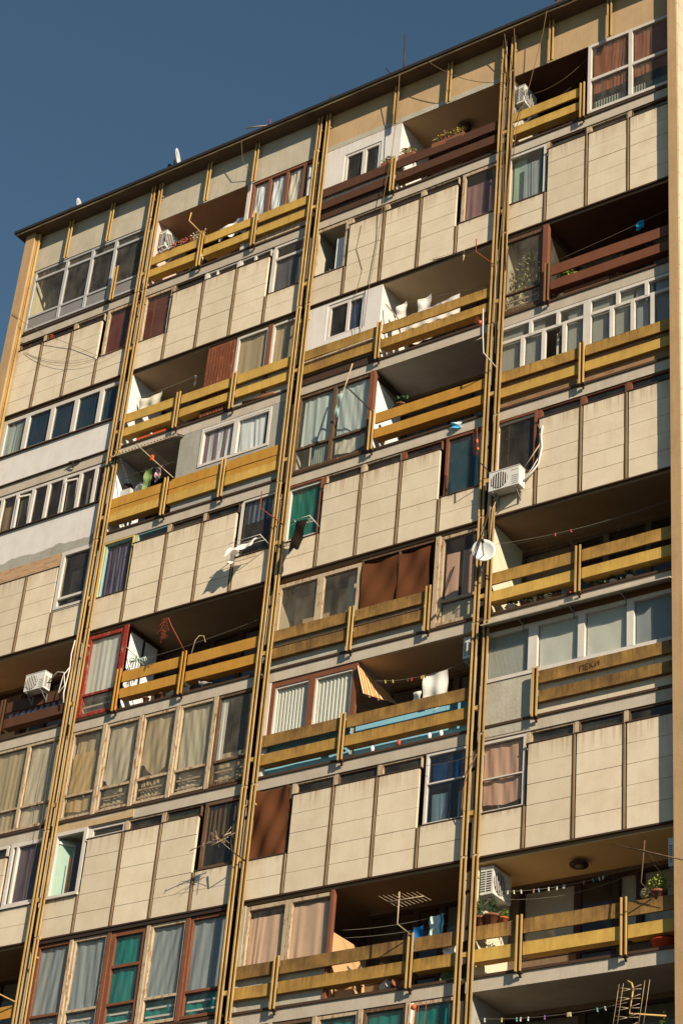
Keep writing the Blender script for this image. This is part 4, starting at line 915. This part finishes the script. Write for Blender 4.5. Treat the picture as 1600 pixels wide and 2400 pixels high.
for i in range(18):
    a = i/18*6.28; k.tube([(1.70,.15,z+1.66),(1.70+.2*math.cos(a),.15+.16*math.sin(a),z+1.66+.07*math.sin(a*3)),(1.70+.24*math.cos(a),.15+.2*math.sin(a),z+1.56+.1*math.sin(a*2))],.013,5)
k.build('arm', M('pale_green_plastic',P(206,220,190),.5), t)
# cardboard box, bucket, sack
z = zf(7)
tag(MB().box(.06,.40,.25,.55,z+1.2,z+1.72).build('cardboard_box', M('pale_carton',P(206,196,176),.8)), 'pale carton at the left end of the stucco balcony', 'box')
tag(MB().ball((.16,.4,z+1.86),.15,.15,.14,14,9).build('round_basket', M('dark_basket',P(60,44,36),.8,None,.2,0,0,.3,60)), 'dark round basket on top of the pale carton', 'basket')
tag(MB().ball((.62,.5,z+1.72),.24,.2,.22,12,8).build('sack', w_cloth), 'white bulging sack beside the pale carton', 'sack')

# ---- awnings
z = zf(4)
t = thing('awning','orange and cream striped awning over the balcony beside the vertical blinds','awning',(8.9,.4,z+1.8))
k = MB().grid(lambda u,v:(8.68+(.22+.12*u)*(1-v), -.06+u*1.25, z+2.54-(1-v)*(.80-.35*u)-.08*u+.025*math.sin(u*25)*(1-v)), 20, 10)
k.build('awning_cloth', CLOTH('striped_awning',P(226,196,140),.25,0,P(196,96,28),(0,58,0)), t); MB().tube([(8.90,-.06,z+1.75),(9.02,1.2,z+2.02)],.014).tube([(8.66,-.06,z+2.56),(8.90,-.06,z+1.75)],.012).build('awning_rod', iron, t)
z = zf(7)
t = thing('awning','corrugated sheet awning hanging over the dark stucco balcony','awning',(1.1,-.05,z+2.5))
k = MB().grid(lambda u,v:(-.02+u*2.34, -.32+.36*v, z+2.52+.14*v+.022*math.sin(u*2.34/.11*2*math.pi)), 220, 3); k.build('corrugated_sheet', M('pale_corrugated_roof',P(206,190,160),.7,None,.4,.2), t)
MB().bar((.0,-.30,z+2.49),(2.3,-.30,z+2.49),.03).build('awning_rod', wood_pale, t)
z = zf(4)
t = thing('awning','long pale strip awning above the white windows at the right','awning',(14.3,-.1,z+2.56))
k = MB()
for a,c,dz in ((12.14,14.1,0),(14.1,16.05,.012),(16.05,16.74,.02)): k.add([(a,-.002,z+2.72),(c,-.002,z+2.72),(c,-.36,z+2.58+dz),(a,-.36,z+2.58+dz),(a,-.002,z+2.70),(c,-.002,z+2.70),(c,-.36,z+2.55+dz),(a,-.36,z+2.55+dz)],[(0,3,2,1),(4,5,6,7),(3,7,6,2),(0,4,7,3),(1,2,6,5),(0,1,5,4)])
k.build('awning_sheet', M('pale_awning_sheet',P(190,174,146),.6,None,.3,.2), t)
for x in (13.05,14.3,15.55): MB().bar((x,-.02,z+2.50),(x,-.32,z+2.57),.02).bar((x,-.02,z+2.36),(x,-.02,z+2.68),.02).build('bracket', steel, t)

# ---- plants
leaf = M('leaf_green', P(110,116,44), .6, None, 0, 0, .25); leaf_y = M('leaf_olive', P(150,128,50), .7, None, 0, 0, .2); leaf_d = M('leaf_dark', P(60,80,44), .6, None, 0, 0, .2)
petal_r = M('red_petal', P(200,50,50), .6); petal_p = M('pink_petal', P(226,140,140), .6); petal_w = M('white_petal', P(236,226,200), .6); clay = M('clay_pot', P(140,84,56), .8, None, .2); pot_o = M('orange_pot', P(206,104,56), .7)
RL = random.Random(5)
def plant(loc, rad, n, label, lm=leaf, pot=None, pr=.12, ph=.20, fl=(), size=.06, trough=None, cat='potted plant', group='balcony plants', name='potted_plant'):
    x,y,z = loc; t = thing(name, label, cat, loc, group)
    if trough: MB().box(x-trough,x+trough,y-.08,y+.08,z,z+.16).build('trough', pot or clay, t); base = z+.16
    elif pot: MB().lathe((x,y,z),[(pr*.7,0),(pr*.95,ph*.85),(pr*1.08,ph*.85),(pr*1.08,ph),(pr*.9,ph),(pr*.85,ph*.9)],14).build('pot', pot, t); base = z+ph
    else: base = z
    k = MB().leaves((x,y,base+rad[2]*.8),rad,n,size,RL)
    for i in range(5): k.tube([(x+RL.uniform(-.03,.03),y,base-.02),(x+RL.uniform(-1,1)*rad[0]*.7,y+RL.uniform(-.5,.5)*rad[1],base+rad[2]*1.2)],.005,4)
    k.build('foliage', lm, t)
    for m_, c in fl:
        k = MB()
        for i in range(int(c*1.5)):
            p = (x+RL.uniform(-1,1)*rad[0]*.9, y+RL.uniform(-1,.4)*rad[1], base+rad[2]*.8+RL.uniform(-.6,1)*rad[2]); k.ball(p,.021,.021,.016,6,4); k.tube([p,(p[0]*.5+x*.5,y,base)],.003,3)
        k.build('flower', m_, t)
    return t
z = zf(10)
plant((1.05,.02,z+1.16),(.30,.10,.13),70,'trough of red flowers on the top railing beside the air conditioner',leaf_y,clay,fl=((petal_r,26),(petal_p,8)),trough=.34)
plant((1.70,.02,z+1.16),(.32,.10,.18),120,'trough of yellowish leaves and orange flowers below the bent yellow pipe',leaf_y,clay,fl=((M('orange_petal',P(206,96,50),.6),14),(petal_w,12)),trough=.34)
plant((.52,.02,z+1.16),(.26,.10,.08),50,'low white flowers at the left end of the top ochre railing',leaf_y,clay,fl=((petal_w,24),),trough=.3)
plant((10.20,-.02,z+1.16),(.50,.12,.17),260,'wide flower trough with red and pink blooms on the brown railing',leaf,clay,fl=((petal_r,8),(petal_p,10),(M('yellow_petal',P(226,190,60),.6),14)),trough=.5)
plant((8.88,-.02,z+1.20),(.24,.12,.15),150,'bushy olive plant right of the white wall on the brown railing',leaf_y,clay,trough=.25)
plant((8.28,-.02,z+1.18),(.22,.10,.12),90,'small olive plant left of the yellow post on the brown railing',leaf_y,clay,trough=.22)
z = zf(8)
plant((12.60,.30,z+.3),(.46,.12,1.05),620,'tall climbing plant pressed behind the dusty window',M('leaf_pale',P(166,156,92),.6,None,0,0,.2),clay,pr=.15,ph=.2,size=.07)
plant((13.72,.25,z+.6),(.26,.16,.36),130,'leafy plant at the left end of the red brown railing',leaf,clay,size=.09)
plant((14.4,.12,z+.28),(.6,.10,.22),120,'row of leafy stems showing between the red brown boards',leaf_d,clay,size=.10,trough=.6)
plant((15.3,.12,z+.50),(.16,.10,.22),26,'pale spiky shoots in the gap right of the middle of the red brown boards',leaf_y,clay,size=.10)
plant((15.2,.15,z+.22),(.14,.08,.10),40,'small pot with orange blooms on the floor edge under the red brown boards',leaf,pot_o,.08,.12,fl=((M('orange_petal',P(206,96,50),.6),8),),size=.05)
z = zf(7)
plant((9.22,.10,z+1.20),(.20,.16,.14),46,'clay pot with spiky leaves behind the orange ochre railing',leaf_d,clay,.13,.22,size=.14)
z = zf(2)
conifer = leaf_d
plant((12.20,.10,z+1.24),(.10,.10,.26),420,'pointed dwarf conifer in a brown pot, leftmost of three on the railing',conifer,clay,.15,.26,size=.032)
plant((12.48,.10,z+1.24),(.09,.09,.26),420,'pointed dwarf conifer in the widest brown pot, middle of three on the railing',conifer,clay,.17,.27,size=.032)
plant((12.76,.10,z+1.24),(.11,.09,.11),220,'small round plant in an orange pot, rightmost of three on the railing',leaf,pot_o,.09,.18,size=.032)
plant((12.46,.06,z+.5),(.16,.08,.16),70,'dry pale plant in the gap between the boards below the three pots',leaf_y,clay,.1,.15)
plant((16.28,.02,z+1.10),(.22,.16,.20),420,'bright green leafy plant by the right end wall above the railing',M('bright_leaf',P(150,156,50),.6,None,0,0,.15),clay,.16,.28,size=.045)
plant((16.45,-.1,zf(1)+1.35),(.12,.10,.20),40,'trailing green shoots at the end of the yellow pipe, bottom right',leaf,None,size=.06)
z = zf(5)
sp = [(12.62,.14,.12,'round white planter with dark leaves at the left of the floor row',white_pvc),(12.98,.10,.12,'pot of white flowering leaves second in the floor row',clay),(13.36,.10,.14,'dark bushy pot third in the floor row below the upper right ochre railing',clay),(13.75,.10,.13,'low bushy pot just left of a red toy in the floor row',clay),(14.75,.08,.12,'dark plant right of the post in the floor row',clay),(15.15,.09,.12,'white pot with dark leaves right of the middle in the floor row',white_pvc),(15.55,.09,.11,'white cup-shaped pot near the right end of the floor row',white_pvc)]
for x,pr,rz,l,pm in sp: plant((x,.16,z+.24),(.17,.10,rz),60,l,leaf_d,pm,pr,.14,size=.07,fl=((petal_w,7),) if 'white flowering' in l else ())
tag(MB().lathe((14.12,.12,z+.24),[(.05,0),(.06,.08),(.03,.12),(.045,.16),(.02,.2)],10).build('toy_figure', M('red_plastic',P(206,70,40),.5)), 'small red plastic toy between the pots on the floor edge', 'toy')
tag(MB().lathe((12.45,.35,z+.7),[(.02,.0),(.2,.03),(.24,.12),(.24,.14),(.2,.13)],16).build('basin', M('white_enamel',P(226,220,206),.3)), 'white enamel basin behind the ochre railing below the dish', 'basin')
z = zf(2)
tag(MB().lathe((16.32,.18,z+.235),[(.20,0),(.26,.16),(.28,.16),(.27,.18),(.24,.16),(.18,.02)],18).build('basin', M('red_plastic',P(206,70,40))), 'red plastic basin on the floor by the right end wall', 'basin')
tag(MB().ball((15.95,.1,z+1.42),.11,.11,.12,14,9).build('glass_lantern', M('tan_lantern',P(170,146,96),.4)), 'round tan lantern behind the railing, below the long rod aerial', 'lantern')
for x,fl,c,l in ((1.34,8,(226,96,40),'orange crate lying on the floor edge under the ochre boards'),(12.22,10,(226,80,30),'orange bucket at the left end of the short top railing'),(.78,8,(214,90,40),'tiny orange scoop on the floor edge, left of the orange crate'),(-3.53,9,(220,100,40),'orange cup on the panel top under the left grey glazing')):
    zz = zf(fl)+(.24 if fl != 9 else 2.40); w = .24 if 'crate' in l else .08
    if 'crate' in l:
        k = MB().box(x-w,x+w,.02,.2,zz,zz+.02).box(x-w,x+w,.02,.03,zz+.02,zz+.13).box(x-w,x+w,.19,.2,zz+.02,zz+.13).box(x-w,x-w+.01,.03,.19,zz+.02,zz+.13).box(x+w-.01,x+w,.03,.19,zz+.02,zz+.13)
    else: k = MB().lathe((x,.0 if fl == 9 else .1,zz),[(w*.7,0),(w,.14),(w*1.05,.14),(w*.9,.13)],12)
    tag(k.build('plastic_crate' if 'crate' in l else 'plastic_bucket', M('orange_thing_%d' % c[2], P(*c), .5)), l, 'crate' if 'crate' in l else 'bucket')
for x,m_,l in ((9.25,w_cloth,'white canister on the floor edge left of the red can'),(9.95,M('red_plastic',P(206,70,40)),'red can on the floor edge below the pale blue sheets'),(10.75,w_cloth,'white jar on the floor edge right of the red can'),(11.05,w_cloth,'smaller white jar furthest right below the pale blue sheets')):
    tag(MB().lathe((x,-.005,zf(4)+.236),[(.04,0),(.045,.10),(.03,.12),(.03,.14),(.0,.14)],10).build('container', m_), l, 'container')

# clutter on the balcony floors
def clutter(name, label, cat, mb, mat): tag(mb.build(name, mat), label, cat)
z = zf(2)+.235
clutter('paint_tub','white tub lying on the floor under the fishbone aerial','tub',MB().lathe((9.86,.15,z+.10),[(.09,0),(.11,.2),(.115,.2),(.115,.22),(.10,.215)],14,(.9,-.2,.3)),w_cloth)
clutter('flower_pot','empty brown pot on its side beside the white tub','pot',MB().lathe((10.15,.12,z+.09),[(.06,0),(.09,.17),(.10,.17),(.10,.19),(.08,.18)],14,(.7,-.5,.2)),clay)
clutter('cushion','dull green cushion on the floor near the right pair of rails, low down','cushion',MB().grid(lambda u,v:(11.34+u*.34,.05+.12*math.sin(math.pi*u)*math.sin(math.pi*v)-.04+v*.1,z+v*.26),12,10),CLOTH('green_cushion',P(96,100,66),.1))
clutter('carton','peach coloured carton on the floor below the peach partition','box',MB().box(8.62,9.1,.2,.5,z,z+.36).box(8.60,9.12,.18,.52,z+.36,z+.375),M('peach_partition',P(216,164,108),.8))
z = zf(10)+.235
clutter('cloth_heap','heap of pale patterned cloth on the floor of the top right balcony','cloth',MB().grid(lambda u,v:(13.0+u*.75,.1+.25*v,z+.12*math.sin(math.pi*u)*(1-abs(2*v-1))+.03*abs(math.sin(u*17+v*9))),22,8),CLOTH('pale_pattern_cloth',P(216,206,190),.2,0,P(120,100,84),(50,60,0)))
for x_,l_ in ((1.30,'white box in the gap of the top ochre railing, left of the bent pipe post'),(2.32,'white box in the gap of the top ochre railing, right of the bent pipe post')):
    clutter('white_box',l_,'box',MB().box(x_,x_+.42,.12,.34,z+.36,z+.72).box(x_-.01,x_+.43,.11,.35,z+.72,z+.74),plaster_white)
z = zf(8)+.235
clutter('rolled_mat','rolled rusty mat on the floor under the slatted screen','mat',MB().tube([(4.2,.0,z+.05),(5.2,.0,z+.05)],.05,10),M('rusty_mat',P(140,86,54),.9))
z = zf(5)+.235
for x_,l_ in ((2.25,'small clay pot on the slab edge left of the pigeon'),(2.75,'smaller clay pot on the slab edge nearest the pigeon')):
    clutter('flower_pot',l_,'pot',MB().lathe((x_,.05,z),[(.05,0),(.08,.13),(.09,.13),(.09,.15),(.07,.14)],12),clay)
# pigeon on the slab edge
x,z = 4.10,zf(5)+.24; t = thing('pigeon','grey pigeon sitting on the slab edge under the orange railing','pigeon',(x,-.02,z))
k = MB().grid(lambda u,v:(x+.17*(v-.5)*2*.9, -.02+.055*math.sin(2*math.pi*u)*math.sin(math.pi*min(1,v*1.02))**.7, z+.095-.02*(v-.5)+.06*math.cos(2*math.pi*u)*math.sin(math.pi*min(1,v*1.02))**.7), 12, 10)
k.ball((x-.13,-.02,z+.175),.038,.034,.038,10,7).tube([(x-.11,-.02,z+.11),(x-.13,-.02,z+.165)],.036,8,.03).tube([(x-.165,-.02,z+.172),(x-.192,-.02,z+.165)],.008,5,.003)
k.add([(x+.08,-.05,z+.09),(x+.08,.01,z+.09),(x+.26,.0,z+.06),(x+.26,-.04,z+.06),(x+.08,-.05,z+.07),(x+.08,.01,z+.07),(x+.26,.0,z+.052),(x+.26,-.04,z+.052)],[(0,1,2,3),(7,6,5,4),(0,3,7,4),(1,5,6,2),(2,6,7,3)])
k.tube([(x-.02,-.035,z+.05),(x-.03,-.035,z)],.006,4).tube([(x-.02,-.005,z+.05),(x-.03,-.005,z)],.006,4)
k.build('body', M('pigeon_grey',P(170,156,140),.8,P(80,72,70),.5,0,0,.2,60), t)

# ceiling lamps
for (x,y,zz,l) in ((10.06,.9,zf(10)+2.68,'dark round ceiling lamp above the brown railing flowers'),(14.12,.72,zf(2)+2.68,'dark round ceiling lamp in the honey coloured balcony')):
    t = thing('ceiling_lamp', l, 'lamp', (x,y,zz), 'ceiling lamps')
    MB().lathe((x,y,zz),[(.06,0),(.09,-.03),(.09,-.05)],16).build('lamp_base', iron, t); k = MB().lathe((x,y,zz-.05),[(.17,0),(.20,-.03),(.19,-.07),(.12,-.075)],20); k.build('lamp_shade', M('dark_lamp',P(70,44,30),.4), t)
    MB().lathe((x,y,zz-.125),[(.10,0),(.06,-.03),(.0,-.03)],14).build('bulb_cover', M('dull_glass',P(150,120,80),.3), t)

# ---- lines, pegs and cables
def sagline(p, q, s, n=16):
    p = Vector(p); q = Vector(q); return [p+(q-p)*(i/n)-Vector((0,0,s*4*(i/n)*(1-i/n))) for i in range(n+1)]
def cable(label, pts, r=.009, mat=None, name='cable', cat='cable', group='loose cables'):
    return tag(MB().tube(pts, r, 5).build(name, mat or cable_m), label, cat, group)
def clothesline(label, p, q, s, pegs=(), plabel='', pcols=None):
    pts = sagline(p,q,s); cable(label, pts, .0045, cord_m, 'clothesline', 'clothesline', 'clotheslines')
    for i, u in enumerate(pegs):
        k = int(u*(len(pts)-1)); f = u*(len(pts)-1)-k; a = pts[k].lerp(pts[min(k+1,len(pts)-1)], f); d = R.uniform(-.018,.018)
        tag(MB().bar((a.x,a.y-.008,a.z+.02),(a.x+d,a.y-.008,a.z-.062),.013,.010).bar((a.x+.004,a.y+.008,a.z+.02),(a.x+d+.006,a.y+.008,a.z-.062),.013,.010).build('clothes_peg', M('peg_%s' % (pcols[i % len(pcols)],), P(*pcols[i % len(pcols)]), .5)), plabel, 'clothes peg', plabel)
z = zf(2)
PC = [(236,226,200),(226,210,160),(236,226,200),(200,120,90),(120,170,160),(236,226,200)]
clothesline('pegged line across the honey coloured balcony', (12.44,.30,z+2.12),(15.5,.9,z+2.46),.16,(.08,.12,.17,.26,.29,.36,.42,.46,.47,.60,.66,.70,.73),'clothes peg on the line in the honey coloured balcony',PC)
clothesline('second slack line under the pegged one', (12.44,.42,z+2.0),(15.5,1.0,z+2.40),.22)
z = zf(1)
clothesline('pegged line across the dark balcony at the bottom right', (12.12,.25,z+2.24),(15.85,-.45,z+1.86),.10,(.06,.18,.28,.31,.36,.47,.62,.63,.64,.81,.86),'clothes peg on the line at the bottom right corner',[(236,226,200),(236,210,120),(120,190,180),(226,220,200),(236,236,226),(150,110,180),(220,150,110)])
z = zf(4)
clothesline('pegged line left of the large white towel', (9.0,.20,z+2.18),(11.6,.20,z+2.12),.16,(.12,.20,.36,.40,.50,.52,.54),'clothes peg left of the large white towel',[(226,190,60),(226,190,60),(90,80,70),(220,60,30)])
z = zf(5)
clothesline('line with two red pegs above the upper right ochre railing', (12.12,.15,z+2.16),(16.2,.6,z+2.4),.14,(.36,.45),'red clothes peg above the upper right ochre railing',[(220,90,80)])
clothesline('upper thin line in the same balcony', (12.12,.5,z+2.3),(16.6,.9,z+2.62),.12)
clothesline('line across the balcony above the orange railing', (1.4,.2,z+1.66),(5.7,.2,z+1.95),.08)
z = zf(8)
clothesline('line above the beige cloth left of the slatted screen', (.10,.35,z+2.06),(2.7,.45,z+2.36),.04); clothesline('line carrying the single white sock', (.10,.25,z+1.98),(2.7,.40,z+2.22),.03)
clothesline('line carrying the white laundry', (8.55,.20,z+2.04),(11.7,.22,z+1.62),.02); clothesline('line carrying the small turquoise towel', (13.5,.30,z+1.72),(16.7,.30,z+2.12),.02)
z = zf(7); clothesline('line carrying the green and pink laundry', (.1,.1,z+2.06),(2.16,.1,z+1.98),.02)
z = zf(2); clothesline('green lines across the dark balcony with the fishbone aerial', (8.6,.3,z+1.86),(11.7,.9,z+2.20),.12); clothesline('lower green line across the same dark balcony', (8.6,.4,z+1.72),(11.7,1.0,z+2.0),.10)
z = zf(10)
cable('cable sagging across the front from the roof edge to the right pair of rails', sagline((9.62,-.46,23.70),(12.05,-.19,22.0),.30,20))
cable('cord hanging from the roof mast down over the brown railing', [(8.70,-.46,23.7),(8.62,-.30,22.6),(8.48,-.2,21.0),(8.35,-.20,19.7),(8.2,-.10,18.2),(8.05,-.12,16.4),(8.0,-.10,15.4)])
cable('thin cord crossing the panels left of the tall roof mast cord', [(7.6,-.07,19.0),(7.5,-.062,18.2),(7.75,-.062,17.4),(7.62,-.062,16.6),(7.7,-.06,15.2)], .006)
cable('cord hanging from the roof over the top right balcony', [(13.35,-.48,23.74),(13.2,-.4,23.0),(12.75,-.2,21.6),(12.4,-.2,20.2),(12.3,-.18,19.0)])
cable('pair of swags in the top right balcony', sagline((12.7,.1,z+1.9),(14.3,.2,z+2.6),.22)); cable('thinner swag behind the top right air conditioner', sagline((12.9,.3,z+1.6),(14.3,.4,z+2.5),.2),.006)
cable('cord dropping from the roof at the right pair of rails', [(12.0,-.46,23.9),(12.02,-.25,23.0),(12.06,-.2,22.0),(12.03,-.21,20.0),(12.1,-.2,17.5),(12.02,-.22,15.2),(12.08,-.2,13.0)])
cable('second cord just right of the right pair of rails', [(12.32,-.46,23.85),(12.30,-.3,23.0),(12.25,-.2,22.4),(12.33,-.2,20.5),(12.2,-.2,18.0),(12.27,-.19,15.5)])
cable('thin cable from the roof over the red framed window', [(3.25,-.46,23.7),(3.27,-.3,23.0),(3.5,-.12,22.6)]); 
cable('slack wire across the panels of the left end bay, upper', sagline((-4.4,-.06,zf(9)+2.2),(-1.3,-.09,zf(9)+1.0),.28,20),.0045); cable('slack wire across the panels of the left end bay, lower', sagline((-4.5,-.07,zf(9)+2.25),(-.3,-.15,zf(9)+.95),.62,20),.0045)
cable('wire running from the left end wall over the grey glazing', [(-5.1,-.3,zf(10)+1.0),(-4.5,-.28,zf(10)+.4),(-3.6,-.2,zf(9)+2.5),(-2.4,-.1,zf(9)+1.7),(-1.4,-.09,zf(9)+1.0)],.007)
z = zf(6)
cable('bundle of white pipes from the air conditioner to a hole in the panels', [(12.98,-.2,z+.60),(13.2,-.14,z+.85),(13.33,-.10,z+1.05),(13.41,-.10,z+1.5),(13.37,-.09,z+1.8),(13.38,-.07,z+2.12)],.026,white_pvc,'pipe','pipe')
cable('thinner pipe beside the white pipe bundle', [(12.98,-.16,z+.66),(13.18,-.11,z+.98),(13.35,-.08,z+1.3),(13.33,-.08,z+1.9),(13.40,-.06,z+2.10)],.014,white_pvc,'pipe','pipe'); cable('grey conduit running up left from the pipe bundle to the air conditioner', [(13.36,-.09,z+1.62),(12.95,-.10,z+1.05)],.014,wood_pale,'pipe','pipe')
cable('drain hose from the air conditioner down to the rails', [(12.35,-.2,z+.40),(12.22,-.2,z+.1),(12.20,-.2,z-.4),(12.16,-.2,z-1.0)],.013,wood_pale,'pipe','pipe')
z = zf(5)
k = [( -.92,-.30,z+1.35),(-.6,-.3,z+1.62),(-.40,-.26,z+1.58),(-.32,-.24,z+1.2),(-.50,-.24,z+1.0),(-.42,-.25,z+1.5),(-.26,-.24,z+1.7)]
cable('tangle of white tubes beside the air conditioner on the brown railing', k,.016,white_pvc,'pipe','pipe'); cable('white tube strapped to the left pair of rails', [(-.24,-.22,z+2.5),(-.27,-.24,z+2.1),(-.26,-.22,z+1.7),(-.33,-.22,z+1.0),(-.28,-.22,z+.7)],.02,white_pvc,'pipe','pipe')
cable('thin wire hanging beside the left pair of rails, low down', [(-.38,-.2,z-.1),(-.42,-.2,z-1.2),(-.36,-.2,z-2.4),(-.44,-.2,z-4.2)],.006)
z = zf(3)
cable('loop of wire around the right pair of rails beside the blue window', [(12.12,-.2,z+2.3),(11.98,-.24,z+2.0),(11.82,-.22,z+1.5),(11.8,-.2,z+1.1),(11.9,-.22,z+1.0)],.009); cable('thin wires across the blue window', sagline((10.7,-.1,z+2.36),(12.1,-.2,z+2.3),.05),.005)
t = thing('wooden_pole','thin wooden pole on a bracket in front of the pale curtains','pole',(8.2,-.3,zf(7)+1.2)); MB().tube([(8.02,-.45,zf(7)+2.75),(7.62,-.45,zf(7)+1.15)],.018,6).build('pole', wood_pale, t); MB().tube([(7.88,-.45,zf(7)+2.1),(8.55,-.14,zf(7)+1.28)],.018,6).build('bracket', iron, t)
cloth('rag','thin pale green rag tied to the wooden pole in front of the pale curtains','cloth',7.66,7.82,zf(7)+1.9,.72,-.47,CLOTH('pale_green_rag',P(190,214,190),.4),sag=.0,skew=-.05)
MB_k = MB().tube([(10.97,-.15,zf(9)+.02),(10.98,-.16,zf(9)-.28)],.006,4); MB_k.ball((10.98,-.16,zf(9)-.32),.035,.03,.05); MB_k.tube([(10.98,-.16,zf(9)-.36),(10.97,-.16,zf(9)-.48)],.018,5,.008); tag(MB_k.build('hanging_cord', wood_pale), 'knotted cord hanging from the panel edge above the white laundry', 'cord')

# ------------------------------------------------------------------ ground, sky, sun, camera
k = MB().add([(-900,-900,-18.81),(900,-900,-18.81),(900,900,-18.81),(-900,900,-18.81)],[(0,1,2,3)]); g = k.build('ground', M('dry_pavement',(.065,.055,.045),.9,None,.4,0,0)); g.location.z = 0; struct(g)
w = bpy.data.worlds.new('World'); sc.world = w; w.use_nodes = True; t = w.node_tree; t.nodes.clear()
AZ, EL = math.radians(62.6), math.radians(26.8)
s = Vector((math.sin(AZ)*math.cos(EL), -math.cos(AZ)*math.cos(EL), math.sin(EL)))
sky = t.nodes.new('ShaderNodeTexSky'); sky.sky_type = 'NISHITA'; sky.sun_disc = False; sky.sun_elevation = EL; sky.sun_rotation = math.atan2(s.x, s.y)
sky.air_density = 1.0; sky.dust_density = .1; sky.ozone_density = 1.0
bg = t.nodes.new('ShaderNodeBackground'); bg.inputs['Strength'].default_value = .05; wo = t.nodes.new('ShaderNodeOutputWorld')
tm = t.nodes.new('ShaderNodeMix'); tm.data_type = 'RGBA'; tm.blend_type = 'MULTIPLY'; tm.inputs[0].default_value = 1; tm.inputs[7].default_value = (.78,.95,.92,1); t.links.new(sky.outputs[0], tm.inputs[6]); t.links.new(tm.outputs[2], bg.inputs[0]); t.links.new(bg.outputs[0], wo.inputs[0])
ld = bpy.data.lights.new('sun','SUN'); ld.energy = 5.0; ld.angle = math.radians(.53); ld.color = (1.0,.815,.575)
lo = bpy.data.objects.new('sun', ld); col.objects.link(lo); lo.location = (30,-30,60); lo.rotation_euler = s.to_track_quat('Z','Y').to_euler()
cd = bpy.data.cameras.new('camera'); co = bpy.data.objects.new('camera', cd); col.objects.link(co); sc.camera = co
a, b_, c_ = 0.645321229, 0.565693330, -0.0934117371
ca,sa,cb,sb,cc,ss = math.cos(a),math.sin(a),math.cos(b_),math.sin(b_),math.cos(c_),math.sin(c_)
RM = Matrix(((ca,-sa,0),(sa,ca,0),(0,0,1))) @ Matrix(((1,0,0),(0,cb,-sb),(0,sb,cb))) @ Matrix(((cc,0,ss),(0,1,0),(-ss,0,cc)))
cm = Matrix((RM.col[0], RM.col[2], -RM.col[1])).transposed().to_4x4(); cm.translation = Vector((33.3865209,-34.0236753,-17.2131811+ZO)); co.matrix_world = cm
cd.sensor_fit = 'HORIZONTAL'; cd.sensor_width = 36; cd.lens = 36*4754.82242/1568; cd.clip_end = 3000
sc.view_settings.view_transform = 'Standard'; sc.view_settings.look = 'None'; sc.view_settings.gamma = 1; sc.view_settings.exposure = .8
sc.cycles.max_bounces = 8; sc.cycles.transparent_max_bounces = 12
